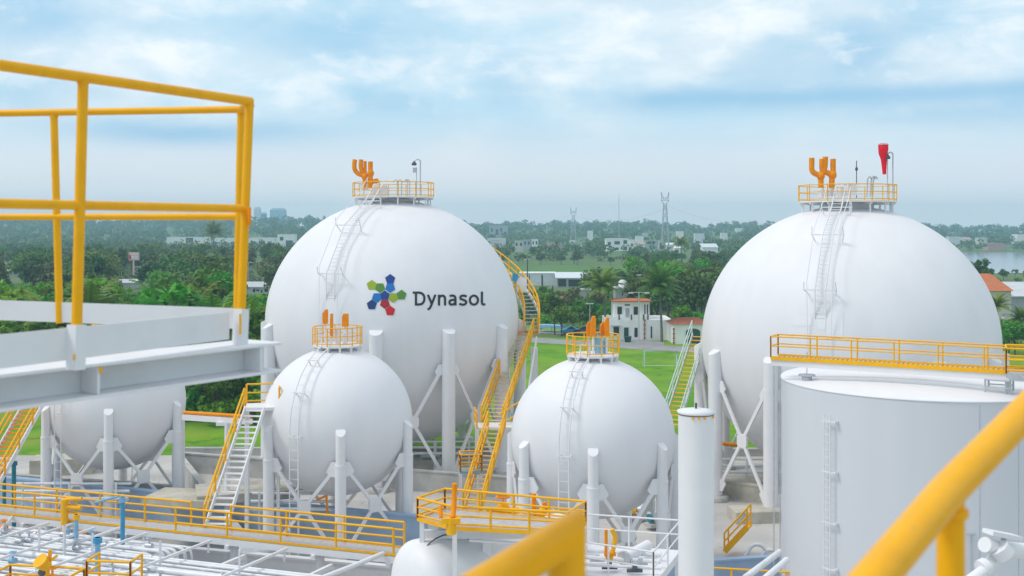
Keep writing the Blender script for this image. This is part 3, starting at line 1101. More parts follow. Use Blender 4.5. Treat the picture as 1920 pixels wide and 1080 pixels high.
b = MB(); b.bar(pipe_a - Vector((0, 0, .28)), pipe_b - Vector((0, 0, .28)), .3, .28); b.build('beam', M['white'], t)
pm = lerp(pipe_a, pipe_b, .66)
b = MB(); b.tube([Vector((pm.x, pm.y, 0)), Vector((pm.x, pm.y, pm.z - .4))], .16, 12); b.bar(pm - Vector((.6, 0, .48)), pm + Vector((.6, 0, -.48)), .22, .2); b.build('post', M['white'], t)
top2 = P(66, 752, 63.0)
stairway('yellow stairs with dark treads at the left edge beside the beam-hidden sphere', wpoint(-70, -1.0, 3.5), top2, 1.1, M['orange'], M['white'], M['yellow'], n=22, r=.055)
# stairs in the gap before the windsock sphere
stairway('pale green railed stairs with yellow treads squeezed beside the windsock sphere', P(1258, 800, dist_at(800, 4.9)), P(1312, 628, 79.0), 1.0, M['yellow'], M['palegreen'], M['palegreen'], n=22, r=.04)

# ------------------------------------------------------------------ long yellow-railed walkway
t = thing('walkway', 'long raised walkway with yellow double rails before the small spheres', 'walkway', (W0.x, W0.y, 0))
wa, wb = wpoint(-140), wpoint(775)
wid = 1.1
b = MB()
b.bar(wa - Vector((0, 0, .05)), wb - Vector((0, 0, .05)), wid, .06, up=(0, 0, 1))
b.build('floor', M['galv'], t)
for off in (-wid / 2, wid / 2):
    b = MB()
    b.bar(wa + wn_ * off * 1.06 + Vector((0, 0, .02)), wb + wn_ * off * 1.06 + Vector((0, 0, .0)), .03, .10, up=(0, 0, 1))
    b.build('kick_plate', M['yellow'], t)
    b = MB()
    p, q = wa + wn_ * off - Vector((0, 0, .22)), wb + wn_ * off - Vector((0, 0, .22))
    b.bar(p, q, .1, .28, up=(0, 0, 1))
    b.build('side_beam', M['white'], t)
def wrail(px0, px1, off, m=M['yellow'], nm='railing'):
    p, q = wpoint(px0, off), wpoint(px1, off)
    railing(nm, [p, q], t, m, 1.1, (.42, .76), 2.6, .052)
wrail(-140, 158, wid / 2)
wrail(343, 748, wid / 2)
wrail(-140, 345, -wid / 2)
wrail(420, 748, -wid / 2)
for px in (-100, 60, 250, 440, 600, 740):
    p = wpoint(px)
    b = MB()
    b.tube([Vector((p.x, p.y, 0)), Vector((p.x, p.y, ZW - .36))], .2, 12)
    b.bar(p - wn_ * .7 - Vector((0, 0, .44)), p + wn_ * .7 - Vector((0, 0, .44)), .18, .16)
    b.build('post', M['white'], t)

# ------------------------------------------------------------------ pipe rack in front of the walkway
ZP = 3.1
rack = thing('pipe_rack', 'white steel pipe rack carrying the pipes before the walkway', 'pipe rack', (W0.x, W0.y - 5, 0))
for px in (-60, 60, 190, 330, 480, 640):
    p = wpoint(px, .9, ZP - .2)
    q = wpoint(px, 11.0, ZP - .2)
    q = p + wn_ * 9.8 + wd * (-1.0)
    b = MB()
    b.bar(p, q, .16, .2, up=(0, 0, 1))
    b.build('cross_beam', M['white'], rack)
    for f in (.0, .33, .66, 1):
        c0 = lerp(p, q, f)
        b = MB()
        b.bar(Vector((c0.x, c0.y, 0)), Vector((c0.x, c0.y, ZP - .3)), .2, .2)
        b.build('post', M['white'], rack)
for px in (20, 120, 205, 300, 420, 560):
    p = wpoint(px, 1.0, ZP + .38)
    q = p + wn_ * 9.2 + wd * (-.9)
    b = MB(); b.bar(p, q, .09, .11, up=(0, 0, 1)); b.build('cross_beam', M['white'], rack)
    for f in (.02, .35, .7, .98):
        c0 = lerp(p, q, f)
        b = MB(); b.bar(c0 - Vector((0, 0, .5)), c0 + Vector((0, 0, .05 if f not in (.35,) else .8)), .08, .08); b.build('post', M['pipe'], rack)
rnd = random.Random(3)
OFFS = [1.0, 1.25, 1.6, 1.85, 2.1, 2.6, 2.9, 3.15, 3.6, 3.95, 4.2, 4.55, 4.9, 5.2, 5.6, 5.85, 6.1, 6.5, 6.9, 7.2, 7.5, 7.9, 8.2, 8.6, 9.0, 9.4, 9.9, 10.4]
for i, off in enumerate(OFFS):
    r = rnd.choice((.045, .055, .07, .08, .10)) if i not in (11, 20) else .15
    zz = ZP + r - .09 + (0.0 if i % 3 else .0)
    p = wpoint(-120, off, zz)
    end = 372 - 6 * i if i < 6 else (905 if i > 14 else 860)
    q = wpoint(end, off, zz)
    t2 = thing('steel_pipe', 'white steel pipe lying along the pipe rack before the yellow walkway', 'pipe', p, 'parallel pipes on the pipe rack')
    b = MB()
    if i < 6:
        q2 = q + wd * .35
        b.tube([p, q] + [q + wd * .35 * math.sin(a) + Vector((0, 0, -.35 * (1 - math.cos(a)))) for a in (.5, 1.0, 1.57)] + [q + wd * .35 + Vector((0, 0, -2.6))], r, 12)
    else:
        b.tube([p, q], r, 12)
    b.build('run', M['pipe'] if i % 4 else M['oldwhite'], t2)
    for px in (40, 130, 250, 350, 520, 700):
        if px < end - 20 and rnd.random() < .55:
            c0 = wpoint(px + rnd.uniform(-25, 25), off, zz)
            b = MB()
            b.tube([c0 - wd * .06, c0 + wd * .06], r * 1.55, 12)
            b.build('flange', M['galv'], t2)
# valves sitting on the rack pipes
vk = random.Random(8)
for i in range(22):
    off = vk.choice(OFFS[:24]); px = vk.uniform(10, 640 if off > 3.5 else 330)
    c0 = wpoint(px, off, ZP + .12)
    colr = vk.choice(('galv', 'steel', 'skyblue', 'galv', 'orange'))
    t2 = thing('valve', 'small hand-wheel valve sitting on a pipe of the rack', 'valve', c0, 'hand-wheel valves on the rack')
    b = MB(); b.tube([c0 - wd * .16, c0 + wd * .16], .13, 10); b.tube([c0, c0 + Vector((0, 0, .34))], .05, 8); b.build('valve_body', M[colr], t2)
    b = MB(); b.tube([c0 + Vector((.15 * math.cos(k * PI / 5), .15 * math.sin(k * PI / 5), .36)) for k in range(10)], .022, 5, closed=True); b.bar(c0 + Vector((-.15, 0, .36)), c0 + Vector((.15, 0, .36)), .025, .025); b.build('handwheel', M[colr], t2)
# lower layer of pipes
for i in range(10):
    off = 1.6 + i * .95
    zz = 1.4 + .3 * (i % 3)
    r = rnd.choice((.09, .12, .16))
    p, q = wpoint(-120, off, zz), wpoint(830, off, zz)
    t2 = thing('steel_pipe', 'grey steel pipe in the lower layer under the pipe rack', 'pipe', p, 'lower pipes under the rack')
    b = MB(); b.tube([p, q], r, 10); b.build('run', M['pipe'], t2)
# oblique pipes crossing over
def oblique(label, pts, r, m='pipe', name='steel_pipe', sweep=0):
    t2 = thing(name, label, 'pipe', pts[0])
    b = MB(); b.tube(catmull(pts, 6) if sweep else pts, r, 12); b.build('run', M[m], t2)
    return t2
zc = ZP + .35
oblique('thin white pipe slanting up over the rack to the blue post', [P(118, 1022, dist_at(1022, zc)), P(175, 1008, dist_at(1008, zc)), P(232, 988, dist_at(988, zc))], .09, 'pipe')
oblique('pale pipe rising from the yellow standpipe to the tall blue post', [P(176, 943, 53), P(232, 928, 53.6)], .06, 'skyblue')
oblique('white pipe slanting across the rack near the round drum', [P(600, 1085, dist_at(1085, 3.6)), P(660, 1062, dist_at(1062, 3.6)), P(718, 1038, dist_at(1038, 3.6))], .10, 'white')
oblique('long thin white pipe slanting over the left end of the rack', [P(-10, 1006, dist_at(1006, zc)), P(24, 968, dist_at(968, zc))], .07, 'pipe')
oblique('thin pale pipe crossing the rack beside the beam-hidden sphere', [P(75, 1002, dist_at(1002, zc)), P(118, 988, dist_at(988, zc)), P(145, 980, dist_at(980, zc))], .07, 'pipe')
for k, (x0, y0) in enumerate(((440, 1043), (455, 1046), (470, 1047))):
    z1 = 1.9
    a = P(x0, y0, dist_at(y0, z1))
    oblique('fat insulated pipe bending down into the pit below the walkway', [a + Vector((-.9, -.9, -1.2)), a + Vector((-.2, -.3, -.15)), a + Vector((.6, .6, .25)), a + Vector((2.4, 2.0, .3))], .24, 'pipe', sweep=1)['group'] = 'fat pipes below the walkway'
# coloured standpipes
def standpipe(label, px, y0, y1, d, m, m_top=None, r=.12):
    base, top = P(px, y1, d), P(px, y0, d)
    t2 = thing('standpipe', label, 'standpipe', (base.x, base.y, 0))
    b = MB(); r *= .72; b.tube([Vector((base.x, base.y, 0)), top], r, 12); b.build('pipe_shaft', M[m], t2)
    b = MB(); b.tube([top - Vector((0, 0, .22)), top], r * 1.6, 12); b.build('cap', M[m_top or m], t2)
standpipe('tall teal-blue standpipe rising above the pipe rack', 230, 932, 1026, 50.5, 'blue', 'skyblue', .14)
standpipe('blue standpipe with a pale top beside the thin slanting pipe', 183, 1008, 1060, 46.5, 'skyblue', 'blue', .16)
standpipe('teal standpipe with a yellow head in the rack', 143, 965, 1022, 50.0, 'skyblue', 'yellow', .13)
standpipe('thin grey standpipe among the rack pipes', 121, 985, 1025, 49.0, 'pipe', None, .08)
standpipe('dark teal post of the stairs at the left edge', 8, 880, 960, 62.0, 'teal', None, .14)
standpipe('dark teal post nearer the beam-hidden sphere', 26, 865, 955, 61.0, 'teal', None, .16)
t2 = thing('hose_reel_post', 'yellow T-shaped fire hydrant post on the walkway edge', 'hydrant', wpoint(142, .7, 2.6))
p = wpoint(142, .75, 2.5)
b = MB(); b.tube([p, p + Vector((0, 0, 2.1))], .17, 12); b.build('shaft', M['yellow'], t2)
b = MB(); b.tube([p + Vector((-.1, 0, 1.75)), p + Vector((.8, -.1, 1.7))], .11, 10); b.tube([p + Vector((.05, 0, 2.08)), p + Vector((.85, -.1, 2.15))], .1, 10); b.build('outlet', M['yellow'], t2)
# yellow water cannon at the bottom left
c0 = P(86, 1078, 42.0)
t2 = thing('water_cannon', 'yellow fire water cannon on its railed stand at the lower left', 'water cannon', c0)
b = MB(); b.tube([c0 + Vector((0, 0, -1.0)), c0 + Vector((0, 0, .2)), c0 + Vector((.05, 0, .45))], .14, 12); b.build('riser', M['yellow'], t2)
b = MB(); b.tube([c0 + Vector((.05, .0, .3)), c0 + Vector((-.12, -.25, .62))], [.2, .3], 12); b.build('nozzle_bell', M['yellow'], t2)
b = MB(); b.bar(c0 + Vector((0, 0, .4)), c0 + Vector((.42, 0, .72)), .12, .1); b.bar(c0 + Vector((.12, 0, .35)), c0 + Vector((.17, 0, .95)), .1, .12); b.build('lever', M['yellow'], t2)
b = MB(); b.ball(c0 + Vector((-.1, -.05, .12)), .17, .17, .17, 10, 8); b.build('swivel', M['dark'], t2)
landing('yellow railed stand round the water cannon at the lower left', quad_around(P(70, 1090, 41.5), 3.0, 1.3, -.15), P(70, 1090, 41.5).z - .4, M['galv'], M['yellow'], rail_h=.75, r=.05, open_sides=(0,))
landing('narrow yellow railed stand between the rack pipes', quad_around(P(215, 1085, 42.5), 1.7, 1.0, -.1), P(215, 1085, 42.5).z - .2, M['galv'], M['yellow'], rail_h=1.0, r=.05, open_sides=(2,))

# ------------------------------------------------------------------ drum, yellow platform and white skid in the middle
d0 = P(790, 1098, 39.9); d1 = d0 + Vector((5.2, 3.6, 0))
t2 = thing('horizontal_drum', 'white horizontal drum with domed end below the yellow platform', 'drum', (d0.x, d0.y, 0))
ax = (d1 - d0).normalized()
rad = 1.62
b = MB()
pts, rr = [], []
for k in range(9):
    a = (k / 8) * PI / 2
    pts.append(d0 - ax * .85 * math.cos(a)); rr.append(max(.02, rad * math.sin(a)))
pts += [lerp(d0, d1, f) for f in (.05, .35, .36, .7, 1.0)]; rr += [rad] * 5
b.tube(pts, rr, 48)
b.build('body', M['white'], t2)
for f in (.12, .8):
    c1 = lerp(d0, d1, f)
    b = MB(); b.box((c1.x, c1.y, (d0.z - 1.0) / 2), (.4, 2.6, d0.z - 1.0), math.atan2(ax.y, ax.x)); b.build('saddle', M['concrete'], t2)
for f, hgt, rd in ((.16, .35, .22), (.3, .25, .16), (.42, .5, .2)):
    c1 = lerp(d0, d1, f) + Vector((0, 0, rad - .05))
    b = MB(); b.tube([c1, c1 + Vector((0, 0, hgt))], rd, 14); b.tube([c1 + Vector((0, 0, hgt)), c1 + Vector((0, 0, hgt + .08))], rd * 1.45, 14); b.build('nozzle', M['galv'], t2)
c1 = lerp(d0, d1, .08) + Vector((0, 0, rad))
b = MB()
q0 = c1 + Vector((-.3, -.9, -.35))
b.tube(catmull([q0, q0 + Vector((.2, .3, .33)), q0 + Vector((.8, .8, .5)), q0 + Vector((1.6, .9, .3))], 5), .025, 6)
b.build('cable', M['dark'], t2)

zpf = 7.12
yp = [G(783, 39.8), G(848, 38.6), G(1066, 37.8), G(1098, 39.3), G(834, 41.2)]
t2 = landing('yellow hexagonal platform with yellow rails above the white drum', [(p.x, p.y) for p in yp], zpf, M['galv'], M['yellow'], legs=True, rail_h=.72, r=.045, thick=.1)
for i in range(5):
    p, q = yp[i], yp[(i + 1) % 5]
    b = MB(); b.bar(Vector((p.x, p.y, zpf - .03)), Vector((q.x, q.y, zpf - .03)), .07, .13, up=(0, 0, 1)); b.build('edge_beam', M['yellow'], t2)
c0 = P(846, 982, 38.0)
t2 = thing('relief_valve', 'yellow relief valve with upright orange tail pipe on the yellow platform', 'valve', c0)
b = MB(); b.tube([c0 + Vector((0, 0, -.35)), c0 + Vector((0, 0, .15))], .17, 12); b.box(c0 + Vector((0, 0, .12)), (.62, .3, .18)); b.build('body', M['yellow'], t2)
b = MB(); b.tube([c0 + Vector((.05, 0, .2)), c0 + Vector((.08, .3, .55)), c0 + Vector((.1, .3, 1.3))], .09, 10); b.build('tail_pipe', M['orange'], t2)
b = MB(); b.tube([c0 + Vector((-.35, 0, .2)), c0 + Vector((-.38, .2, .55))], .07, 8); b.build('bonnet', M['orange'], t2)
c0 = P(1001, 968, 40.4)
t2 = thing('hooked_valve', 'orange hook-shaped vent pipe by the right end of the yellow platform', 'vent pipe', c0)
b = MB(); b.tube(catmull([c0 + Vector((0, 0, .82)), c0 + Vector((0, 0, .3)), c0 + Vector((.06, 0, .06)), c0 + Vector((.28, 0, .0)), c0 + Vector((.42, 0, .25)), c0 + Vector((.36, 0, .5))], 6), .085, 10); b.build('hook', M['orange'], t2)
b = MB(); b.ball(c0 + Vector((.3, -.03, .18)), .15, .15, .18, 10, 8); b.build('valve_body', M['yellow'], t2)
c0 = P(938, 975, 40.8)
t2 = thing('valve_group', 'yellow valve with handwheel behind the rails of the hexagonal platform', 'valve', c0)
b = MB(); b.tube([c0 + Vector((-.5, 0, .35)), c0 + Vector((.7, 0, .35))], .12, 10); b.ball(c0 + Vector((.1, 0, .4)), .26, .22, .24, 12, 8); b.build('valve_body', M['yellow'], t2)
b = MB(); b.tube([c0 + Vector((.1 + .25 * math.cos(k / 12 * 2 * PI), .25 * math.sin(k / 12 * 2 * PI), .85)) for k in range(12)], .03, 6, closed=True); b.tube([c0 + Vector((.1, 0, .5)), c0 + Vector((.1, 0, .86))], .03, 6); b.bar(c0 + Vector((-.15, 0, .85)), c0 + Vector((.35, 0, .85)), .03, .03); b.build('handwheel', M['orange'], t2)
# white post beside the drum and pipe under the platform
c0 = G(913, 40.2)
t2 = thing('support_post', 'white square post carrying the yellow platform beside the drum', 'post', c0)
b = MB(); b.bar(c0, c0 + Vector((0, 0, 6.7)), .3, .3); b.bar(c0 + Vector((0, 0, 6.45)) - Vector((2.4, 0, 0)), c0 + Vector((3.4, 0, 6.45)), .18, .3); b.build('shaft', M['white'], t2)
b = MB(); b.box(c0 + Vector((0, 0, .1)), (.6, .6, .2)); b.build('base_plate', M['concrete'], t2)
oblique('thin white pipe running from the drum past the white post', [P(880, 1013, 39.0), P(975, 1019, 38.6)], .05, 'white')
oblique('long white pipe under the yellow platform floor', [P(905, 990, 39.6), P(1080, 996, 39.2)], .09, 'white')

# white skid with white rails
zs = 5.0
ds = dist_at(1062, zs)
poly = [G(1060, 40.6), G(1225, 39.0), G(1276, 43.2), G(1085, 44.2)]
t2 = landing('white equipment deck with white rails between yellow corner and tall stack', [(p.x, p.y) for p in poly], zs, M['white'], M['white'], rail_h=1.15, r=.035, thick=.3, step=2.2, mids=(.6,), name='equipment_deck')
c0 = G(1150, 42.0, zs + .1)
t2 = thing('vessel_cover', 'white tilted pipe spool lying on the white equipment deck', 'pipe', c0)
b = MB(); b.tube([P(1172, 1046, 41.2), P(1215, 1022, 42.4)], .2, 14); b.build('spool', M['white'], t2)
b = MB(); b.tube([P(1169, 1048, 41.1), P(1172, 1046, 41.2)], .28, 14); b.build('flange', M['galv'], t2)
c0 = P(1141, 1044, 40.6)
t2 = thing('hooked_valve', 'orange U-shaped vent pipe standing on the white equipment deck', 'vent pipe', c0)
b = MB(); b.tube([c0 + Vector((-.09, 0, .98)), c0 + Vector((-.09, 0, .1)), c0 + Vector((.04, 0, -.2))], .06, 10); b.build('arm', M['orange'], t2)
b = MB(); b.tube(catmull([c0 + Vector((.02, 0, -.22)), c0 + Vector((.16, 0, .25)), c0 + Vector((.24, 0, .7)), c0 + Vector((.12, 0, 1.0))], 6), .085, 10); b.build('arm', M['yellow'], t2)
b = MB(); b.box(c0 + Vector((.05, 0, .1)), (.42, .2, .1)); b.build('clamp', M['orange'], t2)
for i, (x, y) in enumerate(((1120, 1050), (1143, 1064), (1200, 1056), (1190, 1070))):
    c0 = P(x, y, dist_at(y, zs + .15))
    t2 = thing('valve', 'small dark valve on the white equipment deck', 'valve', c0, 'small valves on the white deck')
    b = MB(); b.tube([c0 - Vector((.28, 0, 0)), c0 + Vector((.28, 0, 0))], .07, 8); b.box(c0 + Vector((0, 0, .1)), (.16, .16, .2)); b.build('valve_body', M['dark'] if i % 2 else M['galv'], t2)
for i in range(3):
    p, q = P(1085, 1030 + 14 * i, dist_at(1030 + 14 * i, zs + .25)), P(1240, 1040 + 13 * i, dist_at(1040 + 13 * i, zs + .25))
    oblique('white pipe lying across the white equipment deck', [p, q], .1 - .02 * i, 'pipe')['group'] = 'pipes on the white deck'

# ------------------------------------------------------------------ tall stack, flat-roofed tank and its footbridge
ds = 34.0
c0 = G(1305, ds)
t2 = thing('vent_stack', 'tall smooth white cylindrical stack with flat overhanging lid', 'stack', c0)
rs = 33 / F * ds
ztop = H - (771 - HY) / F * ds
b = MB(); b.lathe((c0.x, c0.y, 0), [(rs, 0), (rs, ztop - .05)], 48); b.build('shaft', M['white'], t2)
b = MB(); b.lathe((c0.x, c0.y, ztop), [(rs + .015, -.06), (rs + .035, -.03), (rs + .035, .02), (rs * .5, .075), (.02, .085)], 48, cap_bot=True); b.build('lid', M['white'], t2)
b = MB(); b.lathe((c0.x, c0.y, ztop), [(rs + .02, -.085), (rs + .02, -.06)], 48, cap_top=False); b.build('gasket', M['dark'], t2)
for k in (3, 4, 5, 7):
    a = -PI / 2 + (k - 4) * .33
    b = MB(); b.box((c0.x + (rs + .025) * math.cos(a), c0.y + (rs + .025) * math.sin(a), ztop - .13), (.05, .06, .07), a); b.build('lid_clip', M['yellow'], t2)
b = MB(); b.tube([(c0.x, c0.y, ztop + .08), (c0.x, c0.y, ztop + .25)], .035, 8); b.build('lifting_lug', M['dark'], t2)

dT = 48.0
kT = .123
RT = kT * dT * 1.0
XT = (1465 - CX) / F * dT + RT * math.hypot(1, (1465 - CX) / F)
ztT = H - (753 - HY) / F * (dT - RT)
t2 = thing('storage_tank', 'wide white cylindrical tank with shallow cone roof under the yellow footbridge', 'tank', (XT, dT, 0))
b = MB()
b.lathe((XT, dT, 0), [(RT, 0), (RT, ztT)], 160, cap_top=False)
b.build('shell', M['tankgrey'], t2)
b = MB()
b.lathe((XT, dT, ztT), [(RT + .03, -.035), (RT + .03, 0), (RT + .005, .02), (RT * .5, .22), (.05, .40)], 160, cap_bot=True)
b.build('roof', M['white'], t2)
# faint vertical weld seams on the shell
for px in (1837, 1910):
    k = (px - CX) / F
    a = R_(phi_for(px, XT, dT, RT))
    x, y = XT + (RT + .006) * math.sin(a), dT - (RT + .006) * math.cos(a)
    b = MB(); b.box((x, y, ztT / 2), (.025, .012, ztT - .3), a); b.build('weld_seam', M['galv'], t2)
def tank_ladder(px0, px1, ytop):
    a = R_(phi_for((px0 + px1) / 2, XT, dT, RT + .2))
    o = Vector((math.sin(a), -math.cos(a), 0)); sd_ = Vector((math.cos(a), math.sin(a), 0))
    c = Vector((XT, dT, 0)) + o * (RT + .22)
    w = (px1 - px0) / F * (dT - RT)
    zt = H - (ytop - HY) / F * c.y
    b = MB()
    for sg in (-1, 1):
        b.tube([c + sd_ * sg * w / 2 + Vector((0, 0, .3)), c + sd_ * sg * w / 2 + Vector((0, 0, zt))], .03, 8)
    z = .5
    while z < zt:
        b.tube([c - sd_ * w / 2 + Vector((0, 0, z)), c + sd_ * w / 2 + Vector((0, 0, z))], .013, 5)
        z += .3
    l = b.build('ladder', M['oldwhite'], t2)
    for y in (790, 885, 980, 1066):
        zz = H - (y - HY) / F * c.y
        b = MB()
        b.bar(c - sd_ * w * .8 + Vector((0, 0, zz)), c + sd_ * (w * 1.1) + Vector((0, 0, zz)), .05, .04)
        b.bar(c + sd_ * (w * 1.1) + Vector((0, 0, zz)), c + sd_ * w * 1.1 - o * .2 + Vector((0, 0, zz)), .08, .1)
        b.build('ladder_bracket', M['oldwhite'], l)
tank_ladder(1543, 1559, 776)
b = MB()
k = phi_for(1822, XT, dT, RT)
a = R_(k); o = Vector((math.sin(a), -math.cos(a), 0)); c0 = Vector((XT, dT, 0)) + o * (RT + .06)
b.bar(c0 + Vector((0, 0, 2)), c0 + Vector((0, 0, P(0, 1002, c0.y).z)), .05, .05); b.bar(c0 + Vector((-.18, 0, P(0, 1002, c0.y).z)), c0 + Vector((.12, 0, P(0, 1002, c0.y).z)), .06, .05)
b.build('gauge_pipe', M['galv'], t2)
for px, py, w in ((1513, 709, .35), (1709, 696, .4), (1905, 712, .5)):
    zz = ztT + .15
    c0 = P(px, py, dist_at(py, zz))
    b = MB(); b.lathe((c0.x, c0.y, zz - .08), [(w * .6, 0), (w * .6, .16), (w, .18), (w, .24)], 20); b.build('roof_hatch', M['galv'], t2)
c0 = P(1513, 709, dist_at(709, ztT + .15))
b = MB(); b.tube([c0, c0 + Vector((0, 0, 1.1))], .018, 6); b.build('vent_rod', M['galv'], t2)

# footbridge over the tank
zb = 11.9
ba, bb = G(1452, 48.4, zb), G(1905, 43.6, zb)
bd = (bb - ba).normalized(); bn = Vector((bd.y, -bd.x, 0))
t2 = thing('footbridge', 'yellow railed footbridge crossing above the flat-roofed tank', 'footbridge', (ba.x, ba.y, 0))
b = MB()
for k in range(72):
    e = ba + bd * (.1 + k * .19) - Vector((0, 0, .04))
    b.bar(e - bn * .5, e + bn * .5, .07, .03, up=(0, 0, 1))
b.build('floor_grating', M['galv'], t2)
for sg in (-1, 1):
    b = MB(); b.bar(ba + bn * sg * .53 - Vector((0, 0, .04)), bb + bd * 4 + bn * sg * .53 - Vector((0, 0, .04)), .05, .16, up=(0, 0, 1)); b.build('kick_plate', M['yellow'], t2)
    b = MB(); b.bar(ba + bn * sg * .45 - Vector((0, 0, .25)), bb + bd * 4 + bn * sg * .45 - Vector((0, 0, .25)), .1, .24, up=(0, 0, 1)); b.build('girder', M['white'], t2)
    railing('railing', [ba + bn * sg * .53, bb + bd * 4 + bn * sg * .53], t2, M['yellow'], .88, (.48,), 1.65, .035)
railing('end_railing', [ba + bn * .53, ba - bn * .53], t2, M['yellow'], .88, (.48,), 1.0, .035)
for f in (0.012, .97):
    c0 = lerp(ba, bb, f)
    for sg in (-1, 1):
        b = MB()
        q0 = c0 + bn * sg * .45
        w_ = .045 if f < .5 else .09
        b.bar(Vector((q0.x, q0.y, 0 if f < .5 else ztT + .1)), q0 - Vector((0, 0, .36)), w_, w_)
        b.build('post', M['galv'], t2)
c0 = lerp(ba, bb, .89)
b = MB()
for e in (c0 - bn * .5, c0 + bn * .5, c0 - bn * .5 + bd * .9, c0 + bn * .5 + bd * .9):
    b.bar(Vector((e.x, e.y, ztT + .1)), e - Vector((0, 0, .36)), .06, .06)
for zz in (.22, .5):
    for p_, q_ in ((c0 + bn * .5, c0 + bn * .5 + bd * .9), (c0 - bn * .5, c0 - bn * .5 + bd * .9)):
        b.bar(Vector((p_.x, p_.y, ztT + .1 + zz)), Vector((q_.x, q_.y, ztT + .1 + zz)), .05, .05)
b.build('support_frame', M['galv'], t2)
c0 = G(1872, 42.5, zb)
landing('yellow railed branch of the footbridge at the right edge of the view', [(G(1886, 42.6).x, 42.6), (G(2040, 41.6).x, 41.6), (G(2040, 43.0).x, 43.0), (G(1886, 43.9).x, 43.9)], zb, M['galv'], M['yellow'], legs=False, rail_h=.95, r=.04, z0=zb, step=1.3)

# ------------------------------------------------------------------ plant floor, walls and clutter
def sheet(name, poly, z, m, kind='structure'):
    b = MB()
    b.add([(x, y, z) for x, y in poly], [tuple(range(len(poly)))])
    return tag(b.build(name, m), kind=kind)
sheet('plant_floor', [(-70, -60), (70, -60), (70, 85.5), (10, 85.5), (-70, 85.5)], .01, M['apron'])

def wall(label, p, q, h, th, m, name='containment_wall', cop=True):
    p, q = Vector(p), Vector(q)
    t3 = thing(name, label, 'wall', (p.x, p.y, 0))
    b = MB(); b.bar(Vector((p.x, p.y, h / 2)), Vector((q.x, q.y, h / 2)), th, h, up=(0, 0, 1)); b.build('wall_body', m, t3)
    if cop:
        b = MB(); b.bar(Vector((p.x, p.y, h + .05)), Vector((q.x, q.y, h + .05)), th + .1, .1, up=(0, 0, 1)); b.build('coping', m, t3)
    return t3
wall('long blue-grey containment wall behind the yellow walkway', G(-120, 68.5), G(800, 57.6), 2.5, .3, M['bluewall'])
wall('low grey-white wall in the pit under the long walkway', G(330, 53.2), G(775, 49.9), 2.2, .25, M['oldwhite'])
wall('pale concrete containment wall below the lettered sphere', G(330, 80), G(960, 72), 1.3, .3, M['concrete'])
wall('grey containment wall running back between the small spheres', G(330, 79.6), G(452, 58.3), 1.5, .3, M['concrete'])
wall('blue-grey containment wall at the foot of the tall stack', G(1180, 52.0), G(1468, 53.5), 1.7, .3, M['bluewall'])
wall('pale concrete wall under the windsock sphere', G(1290, 74), G(1470, 70), 1.0, .35, M['beige'])
wall('pale low concrete wall edging the lawn', G(340, 85.6), G(1500, 85.2), .5, .3, M['concrete'])
wall('grey concrete wall behind the stairs at the left edge', G(-60, 70.5), G(330, 66.5), 2.0, .3, M['concrete'])
rb = random.Random(11)
def slab(label, px, py, w, l, h, rz, m, group=None, z0=0.0):
    c0 = P(px, py, dist_at(py, z0))
    t3 = thing('concrete_slab', label, 'slab', (c0.x, c0.y, z0), group)
    b = MB(); b.box((c0.x, c0.y, z0 + h / 2), (w, l, h), rz); b.build('slab_body', m, t3, bevel=.03)
slab('wide beige concrete slab right of the white-treaded stairs', 455, 930, 5.0, 3.0, .5, .3, M['beige'], z0=2.5)
slab('beige concrete slab between beam-hidden sphere and stairs', 350, 940, 4.0, 2.6, .4, -.2, M['beige'], z0=2.4)
slab('low beige slab under the lettered sphere by its columns', 800, 880, 3.0, 2.0, .5, .1, M['beige'])
slab('stacked beige concrete block left of the white column under the windsock sphere', 1415, 925, 3.2, 1.8, .9, .1, M['beige'])
slab('beige concrete block below the block by the windsock sphere', 1418, 975, 3.0, 1.8, .7, .1, M['beige'])
slab('pale rounded beige concrete heap behind the beam-hidden sphere', 120, 885, 4.2, 2.2, 1.1, .2, M['beige'])
# pumps and small machinery on the floor, each a thing of its own
def pump(label, px, py, z0, col, group=None, s=1.0, rz=0.0):
    c0 = P(px, py, dist_at(py, z0))
    t3 = thing('pump', label, 'pump', (c0.x, c0.y, z0), group)
    cr, sr = math.cos(rz), math.sin(rz)
    v = lambda x, y, z: Vector((c0.x + (x * cr - y * sr) * s, c0.y + (x * sr + y * cr) * s, z0 + z * s))
    b = MB(); b.box(v(0, 0, .1), (1.6 * s, .7 * s, .2 * s), rz); b.build('base', M['concrete'], t3)
    b = MB(); b.tube([v(-.7, 0, .5), v(.05, 0, .5)], .24 * s, 14); b.build('motor', M[col], t3)
    b = MB(); b.tube([v(.1, 0, .5), v(.35, 0, .5)], [.12 * s, .3 * s], 14); b.ball(v(.5, 0, .5), .3 * s, .2 * s, .32 * s, 12, 8); b.build('volute', M['galv'], t3)
    b = MB(); b.tube([v(.5, 0, .7), v(.5, 0, 1.5), v(.5, .6, 1.6)], .09 * s, 10); b.build('discharge_pipe', M['pipe'], t3)
pump('orange motor pump behind the front column of the small sphere', 680, 1012, .2, 'orange', None, .9)
pump('small pump with grey motor under the lettered sphere', 805, 868, 0, 'galv', None, 1.0, .4)
pump('small pump with blue motor in the pit left of the drum', 730, 1050, .2, 'blue', None, .8, .2)
pump('grey pump beside the foot of the small spheres stairs', 560, 925, 0, 'galv', None, 1.2, .3)
pump('pump with teal motor behind the columns at the lower right', 1235, 985, .2, 'teal', None, 1.0, .5)
pump('pump with yellow motor under the sphere by the tall stack', 1190, 972, .2, 'yellow', None, 1.0, .1)
pump('white-piped pump under the beam-hidden sphere', 230, 925, 0, 'galv', None, 1.1, .2)
pump('pump with orange motor in the rack pit at the lower left', 70, 1010, .4, 'orange', None, .8, .3)
